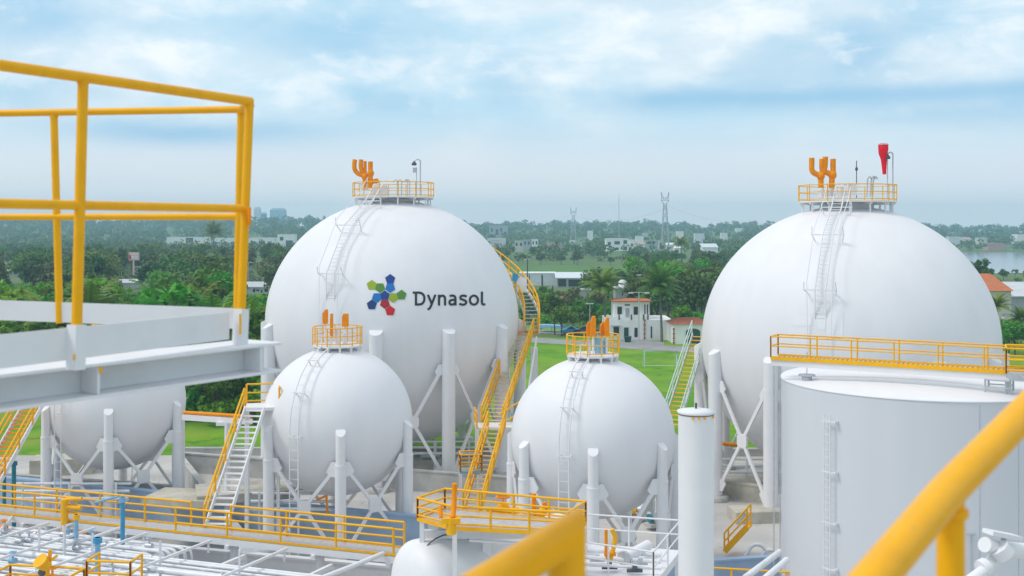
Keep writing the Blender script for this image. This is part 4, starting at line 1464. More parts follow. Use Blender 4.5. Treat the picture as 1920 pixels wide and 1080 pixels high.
pump('pump with orange motor below the rack beside the blue post', 165, 1010, .4, 'orange', None, .7, -.3)
def manifold(label, px, py, z0, w, d, m='pipe'):
    c0 = P(px, py, dist_at(py, z0))
    t3 = thing('pipe_manifold', label, 'pipe manifold', (c0.x, c0.y, 0))
    for k in range(3):
        b = MB()
        zz = z0 + .35 * k
        b.tube([c0 + Vector((-w / 2, .3 * k, .35 * k)), c0 + Vector((w / 2, .3 * k, .35 * k))], .1 - .015 * k, 10)
        b.build('header', M[m], t3)
    for x in (-.4, 0, .4):
        b = MB()
        b.tube([Vector((c0.x + x * w, c0.y, 0)), Vector((c0.x + x * w, c0.y, z0 + .9))], .07, 8)
        b.build('riser', M[m], t3)
manifold('white pipe manifold under the lettered sphere beside the wide column', 815, 850, 1.6, 6.0, 72)
manifold('white pipe manifold seen through braces below the windsock sphere', 1400, 885, 1.6, 5.0, 70)
manifold('white pipe manifold behind the node of the small sphere braces', 560, 955, 2.5, 5.2, 60)
manifold('white pipe manifold under the beam-hidden sphere', 130, 935, 2.3, 6.5, 63)
oblique('orange-red pipe passing behind the braces of the windsock sphere', [P(1355, 832, 78), P(1400, 836, 78)], .14, 'orange')
oblique('thin orange pipe standing behind the small sphere node', [P(594, 937, 58), P(612, 930, 58), P(614, 965, 58)], .06, 'orange')
stairway('small yellow crossover stairs at the foot of the white column', P(1362, 1030, dist_at(1030, .3)), P(1404, 985, dist_at(985, 1.7)), .9, M['yellow'], M['yellow'], M['yellow'], n=7, r=.05)
t3 = thing('handrail', 'yellow handrail along the blue-grey wall at the lower right', 'railing', G(1340, 49.5))
p, q = G(1270, 48.3, 1.9), G(1580, 47.0, 1.9)
railing('railing', [p, q], t3, M['yellow'], .95, (.5,), 2.5, .045)
b = MB(); b.bar(p - Vector((0, 0, .15)), q - Vector((0, 0, .15)), .6, .2, up=(0, 0, 1)); b.build('ledge', M['skyblue'], t3)
oblique('thick white pipe sloping down beside the flat-roofed tank', [P(1462, 1035, 46), P(1395, 1085, 43.5)], .13, 'pipe')
oblique('second thick white pipe sloping down beside the flat-roofed tank', [P(1475, 1050, 45), P(1428, 1090, 43)], .13, 'white')
t3 = thing('pipe_yoke', 'white humped pipe loops at the foot of the white column', 'pipe', G(1430, 55))
for x0, x1, y0, h in ((1398, 1440, 1043, 20), (1425, 1462, 1047, 14)):
    b = MB(); dd = 54.5
    b.tube(catmull([P(x0, y0, dd), P(lerp(x0, x1, .3), y0 - h, dd), P(lerp(x0, x1, .7), y0 - h, dd), P(x1, y0 - 4, dd)], 6), .09, 10)
    b.build('loop', M['white'], t3)

# ------------------------------------------------------------------ steel frame and railing close at the left
def ibeam(mb, p, q, h, w, tf=.014, tw=.012):
    p, q = Vector(p), Vector(q)
    upv = Vector((0, 0, 1))
    mb.bar(p + upv * (h / 2 - tf / 2), q + upv * (h / 2 - tf / 2), w, tf, up=upv)
    mb.bar(p - upv * (h / 2 - tf / 2), q - upv * (h / 2 - tf / 2), w, tf, up=upv)
    mb.bar(p, q, tw, h - 2 * tf - .004, up=upv)
corner = P(460, 640, 5.30)
fdir = Vector((2080 - 960, F, 0)).normalized()
kd = lambda px: (lambda k: ((k * corner.y - corner.x) / (fdir.x - k * fdir.y)))((px - CX) / F)
def fl(px):
    """point on the front rail line seen under photo column px, at the beam's top"""
    p = corner + fdir * kd(px)
    return Vector((p.x, p.y, 0))
def zat(px, py):
    p = fl(px)
    return H - (py - HY) / F * p.y
side_n = Vector((fdir.y, -fdir.x, 0))
plat = thing('steel_platform', 'white steel beam platform with yellow pipe railing close at the left', 'platform', (corner.x, corner.y, H - 1.0))
zt_ = zat(460, 645); zb_ = zat(460, 702)
hb = zt_ - zb_
zc_ = (zt_ + zb_) / 2
fdir2 = Vector((2420 - 960, F, 0)).normalized()
bside = Vector((fdir2.y, -fdir2.x, 0))
def bl2(px):
    k = (px - CX) / F
    p = corner + fdir2 * ((k * corner.y - corner.x) / (fdir2.x - k * fdir2.y)) - bside * .05
    return Vector((p.x, p.y, 0))
p_, q_ = bl2(-220), bl2(508)
b = MB()
ibeam(b, Vector((p_.x, p_.y, zc_)), Vector((q_.x, q_.y, zc_)), hb, .26)
b.build('main_beam', M['oldwhite'], plat, bevel=.003)
for px in (165, 470):
    c0 = bl2(px)
    b = MB()
    cc = Vector((c0.x, c0.y, zc_)) + bside * .066
    b.box(cc, (.010, .112, hb - .034), math.atan2(bside.y, bside.x) - PI / 2)
    b.build('stiffener', M['oldwhite'], plat)
# end plate
# toe board plates on top of the beam
for (pa, pb) in ((-260, 137), (153, 438)):
    p_, q_ = fl(pa), fl(pb)
    b = MB()
    ha, hz = zt_ + .028, zt_ + .155
    off = side_n * .03
    b.bar(Vector((p_.x, p_.y, (ha + hz) / 2)) - off, Vector((q_.x, q_.y, (ha + hz) / 2)) - off, .008, hz - ha, up=(0, 0, 1))
    b.build('toe_plate', M['oldwhite'], plat)
zr = zat(468, 190); zm = zat(455, 391)
YR = .0208
b = MB()
p_, q_ = fl(-260), fl(468)
b.tube([Vector((p_.x, p_.y, zr)), Vector((q_.x, q_.y, zr))], YR * 1.05, 16)
b.ball((q_.x, q_.y, zr), YR * 1.06, YR * 1.06, YR * 1.06, 12, 8)
b.build('top_rail', M['yellownear'], plat)
b = MB()
q2 = fl(460)
b.tube([Vector((p_.x, p_.y, zm)), Vector((q2.x, q2.y, zm))], YR * .92, 16)
b.build('mid_rail', M['yellownear'], plat)
def near_post(pt, pb, r=YR, sock=True):
    b = MB()
    b.tube([pb, pt], r, 16)
    o = b.build('post', M['yellownear'], plat)
    dd = (pt - pb).normalized()
    b = MB(); b.tube([pt - dd * (YR * 1.25), pt - dd * (YR * .75)], r * 1.12, 16); b.build('weld_bead', M['yellownear'], o)
    if sock:
        d = (pt - pb).normalized()
        b = MB()
        b.bar(pb + d * -.02, pb + d * .158, .052, .052, up=side_n)
        b.build('socket', M['oldwhite'], o)
a0, a1 = fl(156), fl(142)
near_post(Vector((a0.x, a0.y, zr)), Vector((a1.x, a1.y, zt_ + .01)))
a0, a1 = fl(468), fl(450)
near_post(Vector((a0.x, a0.y, zr)), Vector((a1.x, a1.y, zt_ + .01)))
# back rail on the far side of the platform
dbk = 5.72
bl = lambda px: Vector(((px - CX) / F * (dbk + (455 - px) / 455 * .2), dbk + (455 - px) / 455 * .2, 0))
zrb = H - (205 - HY) / F * dbk
zmb = H - (406 - HY) / F * dbk
b = MB(); p_, q_ = bl(-250), bl(452)
b.tube([Vector((p_.x, p_.y, zrb)), Vector((q_.x, q_.y, zrb))], YR * .9, 16)
b.build('top_rail', M['yellownear'], plat)
b = MB()
b.tube([Vector((p_.x, p_.y, zmb)), Vector((q_.x, q_.y, zmb))], YR * .85, 16)
b.build('mid_rail', M['yellownear'], plat)
b = MB(); c1 = fl(466); c2 = bl(452)
b.tube([Vector((c1.x, c1.y, zr)), Vector((c2.x, c2.y, zrb))], YR * .9, 14); b.build('end_rail', M['yellownear'], plat)
zbk0, zbk1 = H - (578 - HY) / F * dbk, H - (604 - HY) / F * dbk
b = MB()
p_, q_ = bl(-250), bl(442)
zl = H - (558 - HY) / F * bl(0).y; 
hh = .105
b.bar(Vector((p_.x, p_.y, zbk0 + .045 - hh / 2)), Vector((q_.x, q_.y, zbk0 - hh / 2)), .008, hh, up=(0, 0, 1))
b.build('toe_plate', M['oldwhite'], plat)
a0, a1 = bl(101), bl(112)
near_post(Vector((a0.x, a0.y, zrb)), Vector((a1.x, a1.y, H - (606 - HY) / F * a1.y)), YR * .92, False)
a0, a1 = bl(452), bl(444)
near_post(Vector((a0.x, a0.y, zrb)), Vector((a1.x, a1.y, zbk1)), YR * .92, False)
for px, ya, yb, m_ in ((441, 588, 626, 'yellow'), (129, 664, 674, 'yellow')):
    p0 = fl(px); za, zb3 = H - (ya - HY) / F * p0.y, H - (yb - HY) / F * p0.y
    b = MB(); b.box(Vector((p0.x, p0.y, (za + zb3) / 2)) + side_n * .03, (.009, .012, za - zb3), .4); b.build('paint_mark', M[m_], plat)
p0 = bl2(168)
b = MB(); b.box(Vector((p0.x, p0.y, zt_ - .028)) + bside * .126, (.012, .010, .026), .4); b.build('paint_mark', M['yellow'], plat)
# orange tag tied to the corner post, weld marks on the beam
c0 = P(466.5, 406, 5.25)
b = MB(); b.box(c0, (.008, .05, .085), .5); b.build('tag_plate', M['orange'], plat)

# handrails of the deck the view is taken from
deck = thing('viewing_deck', 'yellow pipe handrail running past the viewpoint, blurred at the bottom', 'railing', (0, 1.5, H - 1.7))
cz = P(1062, 1006, 1.95)
lo_ = P(640, 1262, 1.62)
b = MB()
b.tube([lo_, cz, Vector((cz.x, cz.y, cz.z - .3))], .0335, 24)
b.build('top_rail', M['yellownear'], deck)
b = MB(); b.tube([Vector((cz.x, cz.y, cz.z - .3)), Vector((cz.x, cz.y, H - 1.7))], .0335, 24); b.build('post', M['yellownear'], deck)
b = MB(); b.bar(Vector((-.6, 1.0, H - 1.72)), Vector((1.2, 1.9, H - 1.72)), 1.0, .04, up=(0, 0, 1)); b.build('deck_floor', M['galv'], deck)
st = thing('stair_handrail', 'thick pale yellow handrail sloping up past the flat-roofed tank, blurred', 'railing', (.7, 2, H - 1.7))
J = P(1778, 920, 2.0)
e_up, e_lo = P(1985, 708, 2.45), P(1530, 1215, 1.55)
b = MB()
b.tube([e_lo, lerp(e_lo, J, .93), J, lerp(J, e_up, .1), e_up], .0320, 28)
b.build('top_rail', M['yellownear'], st)
b = MB(); b.tube([J + Vector((.004, .0, -.01)), Vector((J.x + .006, J.y, H - 1.7))], .0245, 24); b.build('post', M['yellownear'], st)
b = MB(); b.tube([J + Vector((.004, 0, -.045)), J + Vector((.004, 0, -.033))], .031, 24); b.build('weld_collar', M['yellownear'], st)

# white valve fitting at the lower right
dv = 9.0
t3 = thing('pipe_fitting', 'white pipe tee with flat handle in front of the tank at the lower right', 'pipe fitting', P(1870, 1080, dv))
b = MB(); b.tube([P(1800, 1105, dv - .3), P(1847, 1070, dv), P(1874, 1035, dv + .1)], .052, 14); b.build('branch_pipe', M['white'], t3)
b = MB(); b.tube([P(1846, 1021, dv), P(1876, 1030, dv + .1), P(1950, 1034, dv + .3)], .062, 14); b.build('run_pipe', M['white'], t3)
b = MB(); b.tube([P(1840, 1068, dv - .02), P(1850, 1062, dv)], .075, 14); b.tube([P(1872, 1026, dv), P(1885, 1042, dv)], .085, 14); b.build('flange', M['white'], t3)
b = MB(); b.bar(P(1852, 997, dv), P(1908, 1008, dv + .1), .12, .035); b.build('handle', M['white'], t3)
b = MB(); b.tube([P(1882, 1004, dv + .05), P(1882, 1030, dv + .1)], .022, 8); b.build('stem', M['galv'], t3)

# ------------------------------------------------------------------ landscape
def sstep(x, a, b):
    t = np.clip((x - a) / (b - a), 0, 1)
    return t * t * (3 - 2 * t)
def elev(x, y):
    x = np.asarray(x, float); y = np.asarray(y, float)
    d = np.hypot(x, y); az_ = np.arctan2(x, y)
    hr = 17.0 - 6.0 * sstep(az_, -.22, -.02) - 7.0 * sstep(az_, .22, .42)
    hr = hr + 1.6 * np.sin(az_ * 23) + 1.0 * np.sin(az_ * 61 + 1)
    return hr * sstep(d, 850, 1800)
b = MB()
radii = [0, 30, 60, 100, 160, 240, 340, 460, 600, 760, 940, 1100, 1300, 1500, 1750, 2000, 2300, 2700, 3300, 4200, 5500, 7200]
NA = 180
vv = [(0, 0, -.03)]
for r in radii[1:]:
    for j in range(NA):
        a = 2 * PI * j / NA
        x, y = r * math.sin(a), r * math.cos(a)
        vv.append((x, y, float(elev(x, y)) - .03))
fs = [(0, 1 + (j + 1) % NA, 1 + j) for j in range(NA)]
for i in range(len(radii) - 2):
    for j in range(NA):
        p, q = 1 + i * NA, 1 + (i + 1) * NA
        fs.append((p + j, p + (j + 1) % NA, q + (j + 1) % NA, q + j))
b.add(vv, fs, 0, True)
tag(b.build('ground', M['ground']), kind='structure')
sheet('lawn', [(-60, 85.5), (78, 85.5), (84, 176), (-52, 176)], .02, M['lawn'])
def strip(name, a, c, w0, w1, z, m):
    a, c = Vector(a), Vector(c)
    d = (c - a).normalized(); n = Vector((-d.y, d.x, 0))
    sheet(name, [(p.x, p.y) for p in (a - n * w0, c - n * w1, c + n * w1, a + n * w0)], z, m)
strip('road', G(900, 177), G(1420, 153), 3.1, 3.4, .04, M['asphalt'])
strip('road_verge', G(880, 196), G(1075, 187), 4.5, 4.5, .035, M['lawn'])
strip('parking_lane', G(960, 187), G(1075, 183.5), 2.6, 2.6, .045, M['asphalt'])
sheet('yard', [(G(1160, 166.5).x, 166.5), (G(1245, 163).x, 163), (G(1245, 171).x, 171), (G(1160, 173).x, 173)], .05, M['asphalt'])
sheet('field', [(G(700, 400).x, 400), (G(1190, 400).x, 400), (G(1200, 492).x, 492), (G(560, 492).x, 492)], .05, M['field'])
b = MB()
lk = [(1690, 425), (1800, 405), (1880, 412), (2050, 425), (2300, 470), (2300, 690), (2080, 725), (1900, 745), (1790, 735), (1640, 700), (1600, 520)]
b.add([(G(px, d).x, d, .12) for px, d in lk], [tuple(range(len(lk)))])
tag(b.build('lake', M['water']), kind='structure')

# ---- leaves
class Leaves:
    """a cloud of small leaf faces built at once"""
    def __init__(s):
        s.q = []
    def cloud(s, cen, rad, n, size, rng, up=.35, flat=.8):
        """n leaves in clumps: CEN (k,3), RAD (k,) ; leaves face outward from their clump"""
        k = len(cen)
        idx = rng.integers(0, k, n)
        dirs = rng.normal(size=(n, 3)); dirs /= np.linalg.norm(dirs, axis=1)[:, None]
        rr = rng.random(n) ** .45
        pos = cen[idx] + dirs * (rad[idx] * rr)[:, None] * np.array([1, 1, flat])
        nrm = dirs * .8 + rng.normal(size=(n, 3)) * .55 + np.array([0, 0, up])
        nrm /= np.linalg.norm(nrm, axis=1)[:, None]
        t = rng.normal(size=(n, 3))
        a = np.cross(nrm, t); a /= np.linalg.norm(a, axis=1)[:, None]
        c = np.cross(nrm, a)
        sz = size * (.6 + .8 * rng.random(n))[:, None]
        quad = np.stack([pos - a * sz * .5, pos - c * sz * .33 + nrm * sz * .06, pos + a * sz * .5, pos + c * sz * .33 - nrm * sz * .05], axis=1)
        s.q.append(quad)
    def mesh(s, name, m):
        q = np.concatenate(s.q).astype(np.float32)
        n = len(q)
        me = bpy.data.meshes.new(name)
        me.vertices.add(4 * n); me.loops.add(4 * n); me.polygons.add(n)
        me.vertices.foreach_set('co', q.reshape(-1))
        me.loops.foreach_set('vertex_index', np.arange(4 * n, dtype=np.int32))
        me.polygons.foreach_set('loop_start', np.arange(0, 4 * n, 4, dtype=np.int32))
        me.polygons.foreach_set('loop_total', np.full(n, 4, dtype=np.int32))
        me.materials.append(m)
        me.update(calc_edges=True)
        return me

def crown_mesh(name, R, Hc, zc, nclump, nleaf, size, m, seed, irregular=.35):
    rng = np.random.default_rng(seed)
    d = rng.normal(size=(nclump, 3)); d /= np.linalg.norm(d, axis=1)[:, None]
    d[:, 2] = np.where(d[:, 2] < -.5, -d[:, 2], d[:, 2])
    rr = .35 + .62 * rng.random(nclump) ** .6
    lob = 1 + irregular * (rng.random(nclump) - .45)
    cen = d * (rr * lob)[:, None] * np.array([R, R, Hc]) + np.array([0, 0, zc])
    rad = R * (.22 + .26 * rng.random(nclump))
    L = Leaves()
    L.cloud(cen, rad, nleaf, size, rng)
    return L.mesh(name, m), cen
def trunk_mesh(name, r, h, cen, m, seed):
    rnd_ = random.Random(seed)
    b = MB()
    top = Vector((rnd_.uniform(-.2, .2), rnd_.uniform(-.2, .2), h))
    b.tube([(0, 0, -.1), (0, 0, h * .1), top * .55, top], [r * 1.35, r, r * .8, r * .55], 8)
    for c in rnd_.sample(list(cen), min(6, len(cen))):
        s_ = top * rnd_.uniform(.6, .98)
        e = Vector(c)
        mid_ = s_.lerp(e, .5) + Vector((0, 0, .25))
        b.tube([s_, mid_, e], [r * .5, r * .3, r * .1], 6)
    o = b.build(name, m)
    me = o.data
    bpy.data.objects.remove(o)
    return me

KINDS_T = {}
for key, (R, Hc, zc, nc, nl, sz, m, tr, th) in dict(
        round=(3.0, 2.6, 5.2, 22, 1500, .62, 'leaf', .2, 3.6), wide=(4.2, 2.4, 5.6, 28, 1900, .68, 'leaf', .26, 4.0),
        tall=(2.3, 3.9, 6.6, 22, 1400, .58, 'leaf', .2, 4.4), bright=(3.0, 2.7, 5.0, 22, 1700, .60, 'leafbright', .2, 3.4),
        lush=(3.8, 3.6, 6.2, 28, 2300, .66, 'leafbright', .26, 4.2), dry=(3.1, 2.3, 4.8, 20, 1200, .60, 'leafdry', .2, 3.4),
        bush=(1.7, 1.1, 1.2, 20, 700, .42, 'leafbright', .08, .8)).items():
    ms = []
    for v in range(2):
        cm, cen = crown_mesh('crown', R, Hc, zc, nc, nl, sz, M[m], hash(key) % 1000 + v if False else sum(map(ord, key)) * 3 + v)
        ms.append((cm, trunk_mesh('trunk', tr, th, cen, M['bark'], v + 5)))
    KINDS_T[key] = ms
def place_tree(kind, loc, s, rz, label, group, name='broadleaf_tree', cat='tree', sz=None, variant=0):
    cm, tm = KINDS_T[kind][variant % 2]
    t = thing(name, label, cat, loc, group, rz)
    t.scale = (s, s, s * (sz or 1))
    for nm, me in (('crown', cm), ('trunk', tm)):
        o = bpy.data.objects.new(nm, me)
        C.objects.link(o)
        o.parent = t
        KIDS.setdefault(t.name, []).append(o)
    return t

# ---- palms
def palm_meshes(seed, nfr=26, L=4.3, h=8.0, droop=1.0):
    rng = random.Random(seed)
    b = MB()
    lean = Vector((rng.uniform(-.5, .5), rng.uniform(-.3, .3), 0))
    pts = [Vector((0, 0, -.1)), Vector((0, 0, h * .3)) + lean * .15, Vector((0, 0, h * .7)) + lean * .6, Vector((0, 0, h)) + lean]
    b.tube(catmull(pts, 4), [.24 - .012 * i for i in range(13)], 8)
    o = b.build('trunk', M['palmbark']); tm = o.data; bpy.data.objects.remove(o)
    top = pts[-1]
    b = MB()
    for i in range(nfr):
        a = i * 2.39996 + rng.uniform(-.2, .2)
        e0 = R_(lerp(82, -12, i / nfr)) + rng.uniform(-.1, .1)
        l = L * rng.uniform(.85, 1.12)
        dirh = Vector((math.cos(a), math.sin(a), 0)); side = Vector((-math.sin(a), math.cos(a), 0))
        p = Vector(top); e = e0
        rach = [p.copy()]
        n = 11
        for k in range(n):
            p = p + (dirh * math.cos(e) + Vector((0, 0, math.sin(e)))) * (l / n)
            e -= droop * (.035 + .016 * k)
            rach.append(p.copy())
        b.tube(rach, [.04 - .003 * k for k in range(n + 1)], 4)
        for k in range(1, n + 1):
            f = k / n
            ll = .78 * math.sin(PI * (f * .82 + .14)) * L / 2.9
            d = (rach[k] - rach[k - 1]).normalized()
            for sg in (-1, 1):
                for hlf in (0, .5):
                    q = rach[k - 1].lerp(rach[k], hlf)
                    tip = q + side * sg * ll * .78 + d * ll * .55 - Vector((0, 0, ll * .30)) + Vector((rng.uniform(-.06, .06),) * 3)
                    w_ = d * .085 * L / 3.4
                    b.add([q - w_, q + w_, tip + w_ * .25, tip - w_ * .1], [(0, 1, 2, 3)])
    o = b.build('crown', M['palm']); cm = o.data; bpy.data.objects.remove(o)
    return cm, tm
PALMS = [palm_meshes(1), palm_meshes(2, 28, 4.6, 8.4), palm_meshes(3, 24, 4.2, 7.6, 1.1)]
BANANA = [palm_meshes(11, 17, 2.9, 3.2, 1.2), palm_meshes(12, 16, 3.1, 3.8, 1.1)]
def place_palm(loc, s, rz, label, group=None, v=0, src=None, name='palm_tree', cat='palm tree'):
    cm, tm = (src or PALMS)[v % len(src or PALMS)]
    t = thing(name, label, cat, loc, group, rz)
    t.scale = (s, s, s)
    for nm, me in (('crown', cm), ('trunk', tm)):
        o = bpy.data.objects.new(nm, me); C.objects.link(o); o.parent = t
        KIDS.setdefault(t.name, []).append(o)
    return t

# ------------------------------------------------------------------ buildings beyond the plant
HOUSES = []
def face_box(name, parent, c, w, dp, z0, z1, m):
    b = MB(); b.box((c[0], c[1], (z0 + z1) / 2), (w, dp, z1 - z0)); return b.build(name, m, parent)
def house(label, px0, px1, y0, y1, wallm='plaster', roofm=None, roof='flat', wins=(), depth=None, d=None, group=None, name='house', cat='house', zbase=None, keep=170):
    """a block standing on the ground whose front spans the given photo rectangle; WINS are rectangles in the front's own 0..1 frame"""
    if d is None:
        d = dist_at(y1)
        for _ in range(12):
            gx = ((px0 + px1) / 2 - CX) / F * d
            d = dist_at(y1, float(elev(gx, d)))
    x0, x1 = (px0 - CX) / F * d, (px1 - CX) / F * d
    zt = H - (y0 - HY) / F * d
    cx = (x0 + x1) / 2
    w = x1 - x0
    dp = depth or max(5.0, min(w * .8, 14))
    zg = float(elev(cx, d)) if zbase is None else zbase
    t = thing(name, label, cat, (cx, d, zg), group)
    rh = 0.0
    if roof in ('hip', 'gable', 'shed'):
        rh = min((zt - zg) * .3, 2.6)
    zw = zt - rh
    face_box('wall', t, (cx, d + dp / 2), w, dp, zg - .3, zw, M[wallm])
    rm = M[roofm] if roofm else M[wallm]
    b = MB()
    o = .35
    if roof == 'flat':
        b.box((cx, d + dp / 2, zw + .12), (w + .3, dp + .3, .24))
    elif roof == 'gable':
        b.add([(cx - w / 2 - o, d - o, zw), (cx + w / 2 + o, d - o, zw), (cx + w / 2 + o, d + dp + o, zw), (cx - w / 2 - o, d + dp + o, zw), (cx - w / 2 - o, d + dp / 2, zt), (cx + w / 2 + o, d + dp / 2, zt)],
              [(0, 1, 5, 4), (2, 3, 4, 5), (0, 4, 3), (1, 2, 5), (3, 2, 1, 0)])
    elif roof == 'hip':
        k = min(w, dp) * .3
        b.add([(cx - w / 2 - o, d - o, zw), (cx + w / 2 + o, d - o, zw), (cx + w / 2 + o, d + dp + o, zw), (cx - w / 2 - o, d + dp + o, zw), (cx - w / 2 + k, d + dp / 2, zt), (cx + w / 2 - k, d + dp / 2, zt)],
              [(0, 1, 5, 4), (2, 3, 4, 5), (3, 0, 4), (1, 2, 5), (3, 2, 1, 0)])
    else:
        b.add([(cx - w / 2 - o, d - o, zw), (cx + w / 2 + o, d - o, zw), (cx + w / 2 + o, d + dp + o, zt), (cx - w / 2 - o, d + dp + o, zt),
               (cx - w / 2 - o, d - o, zw - .2), (cx + w / 2 + o, d - o, zw - .2), (cx + w / 2 + o, d + dp + o, zt - .2), (cx - w / 2 - o, d + dp + o, zt - .2)],
              [(0, 1, 2, 3), (7, 6, 5, 4), (0, 4, 5, 1), (1, 5, 6, 2), (2, 6, 7, 3), (3, 7, 4, 0)])
    b.build('roof', rm, t)
    for u0, u1, v0, v1, kind in wins:
        b = MB()
        xa, xb = x0 + w * u0, x0 + w * u1
        za, zb2 = zg + (zw - zg) * v0, zg + (zw - zg) * v1
        b.box(((xa + xb) / 2, d - .02, (za + zb2) / 2), (xb - xa, .12, zb2 - za))
        b.build('door' if kind == 'd' else 'window', M['greendoor'] if kind == 'd' else M['glass'], t)
    HOUSES.append(((px0 + px1) / 2, (px1 - px0) / 2, d, keep))
    return t, (cx, d, zg, w, dp, zw, zt)

W4 = ((.12, .34, .55, .85, 'w'), (.62, .86, .55, .85, 'w'))
W6 = ((.1, .3, .58, .85, 'w'), (.4, .6, .58, .85, 'w'), (.7, .9, .58, .85, 'w'), (.15, .3, .12, .4, 'w'), (.65, .8, .12, .4, 'w'))
house('pale pink two-storey house right of the billboard', 965, 981, 452, 472, 'cream', wins=W4)
house('blue-grey house beside the pale pink one in the far town', 981.5, 995, 450, 469, 'greywall', wins=W4)
house('narrow tall white house with stepped top in the far town', 997, 1009, 449, 470, 'plaster', wins=W4)
house('low faded-pink long building in the far town', 1026, 1053, 456, 469, 'pinkwall', 'metalroof', wins=())
house('little white house behind the low pink building', 1068, 1079, 451, 461, 'plaster', wins=((.3, .6, .4, .8, 'w'),))
house('little pink-roofed house left of the large white villa', 1091, 1101, 458, 467, 'cream', 'pinkwall', 'gable')
house('tiny white house near the pylon foot', 1102, 1112, 433, 438, 'plaster', d=1150)
house('large white two-storey villa with dark windows in the far town', 1137, 1179, 448, 471, 'plaster', wins=((.36, .60, .55, .82, 'w'), (.76, .92, .6, .9, 'w'), (.4, .55, .1, .3, 'w'), (.75, .92, .1, .38, 'w'), (.06, .2, .5, .75, 'w')))
house('plain white house right of the large villa', 1180, 1190, 450, 467, 'plaster', wins=((.3, .7, .3, .6, 'w'),))
house('low white house with red roof edge in the far town', 1190, 1210, 454, 467, 'plaster', 'pinkwall', 'shed', wins=((.2, .8, .15, .5, 'w'),))
house('blue-grey two-storey house with dark window band in the far town', 1211, 1234, 451, 471, 'greywall', wins=((.2, .42, .7, .92, 'w'), (.5, .75, .7, .92, 'w')))
house('beige narrow house right of the blue-grey house', 1235, 1244, 451, 470, 'cream', wins=((.3, .7, .5, .75, 'w'),))
house('white gabled house below the taller pylon', 1249, 1264, 455, 468, 'plaster', None, 'gable', wins=((.3, .6, .2, .6, 'w'),))
house('white house with lean-to roof right of the gabled one', 1265, 1276, 460, 476, 'plaster', None, 'shed', wins=((.3, .6, .2, .6, 'w'),))
house('low cream wall-like house in front of the white gabled one', 1255, 1269, 470, 477, 'cream')
house('small white house higher up behind the red-edged roof', 1192, 1207, 443, 449, 'plaster', d=1000)
house('small pale roof high behind the town', 1205, 1216, 437, 441, 'metalroof', d=1250)
house('white house with a broad sloping roof beside the windsock sphere', 1317, 1346, 457, 479, 'plaster', 'boardwhite', 'shed', wins=((.5, .8, .2, .5, 'w'),))
house('grey-white house among dark trees right of the taller pylon', 1269, 1282, 434, 442, 'plaster', d=1050)
house('long pale house far off above the broad sloping roof', 1303, 1321, 438, 445, 'boardwhite', d=980)
house('pale far house on the skyline left of the windsock sphere', 1308, 1320, 426, 431, 'boardwhite', d=1700)
house('white far house close to the windsock sphere edge', 1380, 1394, 428, 434, 'plaster', d=1500)
house('small white far house on the slope near the sphere edge', 1352, 1364, 437, 444, 'plaster', d=1100)
house('long white mall with a faded red middle far behind the railing', 312, 388, 445, 462, 'plaster', 'boardwhite', 'flat', wins=((.48, .66, .35, .95, 'w'),), name='long_building', cat='building')
house('white flat-roofed far building left of the corner post', 398, 444, 447, 463, 'plaster', wins=((.1, .2, .3, .6, 'w'), (.5, .6, .3, .6, 'w'), (.75, .85, .3, .6, 'w')), name='long_building', cat='building')
house('white low shop row right of the corner post', 466, 514, 446, 462, 'plaster', 'cream', wins=((.1, .25, .2, .6, 'w'), (.4, .6, .2, .6, 'w')), name='long_building', cat='building')
house('taller white block beside the lettered sphere edge', 520, 552, 440, 467, 'plaster', wins=((.15, .35, .6, .85, 'w'), (.5, .9, .1, .6, 'w')), name='long_building', cat='building')
house('grey low shed behind the red-poled sign', 208, 250, 525, 542, 'boardwhite', 'metalroof', 'shed', wins=((.3, .55, .2, .6, 'w'),), name='shed', cat='building')
house('long pale warehouse with dark marks on its wall beside the corner post', 413, 512, 532, 551, 'boardwhite', 'metalroof', 'shed', name='warehouse', cat='building', wins=((.62, .66, .25, .7, 'w'), (.68, .74, .4, .62, 'w'), (.77, .80, .2, .55, 'w'), (.84, .9, .3, .75, 'w')))
house('long low grey shed at the left edge behind the posts', -20, 56, 508, 519, 'greywall', 'boardwhite', 'shed', name='shed', cat='building')
house('dark grey apartment block behind the billboard', 917, 952, 423, 446, 'greywall', wins=((.1, .2, .5, .8, 'w'), (.35, .5, .3, .7, 'w'), (.6, .7, .5, .8, 'w'), (.8, .95, .2, .5, 'w')), d=1250, name='apartment_block', cat='building')
house('white-washed walled building right of the curved stairs', 975, 1042, 513, 537, 'boardwhite', 'plaster', wins=((.6, .64, 0, .9, 'w'), (.25, .27, 0, .9, 'w')), name='warehouse', cat='building', d=330, keep=70)
house('long shed with white roof edge and dark open front beyond the palms', 1044, 1132, 513, 539, 'greywall', 'boardwhite', 'shed', wins=((.03, .2, .1, .85, 'w'), (.25, .5, .1, .8, 'w')), name='shed', cat='building', d=320, keep=60)
house('plain grey block house left of the first palm', 1082, 1107, 545, 569, 'greywall', 'greywall', name='block_house', cat='building', d=235, keep=25)
house('low red-roofed hut among the small trees', 1047, 1071, 556, 570, 'cream', 'rooftile', 'hip', d=232, name='hut', cat='hut', keep=25)
t4, (hx, hd, hz, hw, hdp, hzw, hzt) = house('pale flat roof house with a white water tank behind the red-roofed house', 1154, 1190, 541, 565, 'greywall', 'boardwhite', d=232, keep=20)
b = MB(); b.lathe((hx - .3, hd + 2, hzw + .24), [(.85, 0), (.9, .3), (.85, 1.1), (.35, 1.5)], 14); b.build('water_tank', M['plaster'], t4)
house('orange-roofed house at the right edge behind the windsock sphere', 1838, 1896, 515, 575, 'cream', 'orangeroof', 'hip', d=180, depth=9)
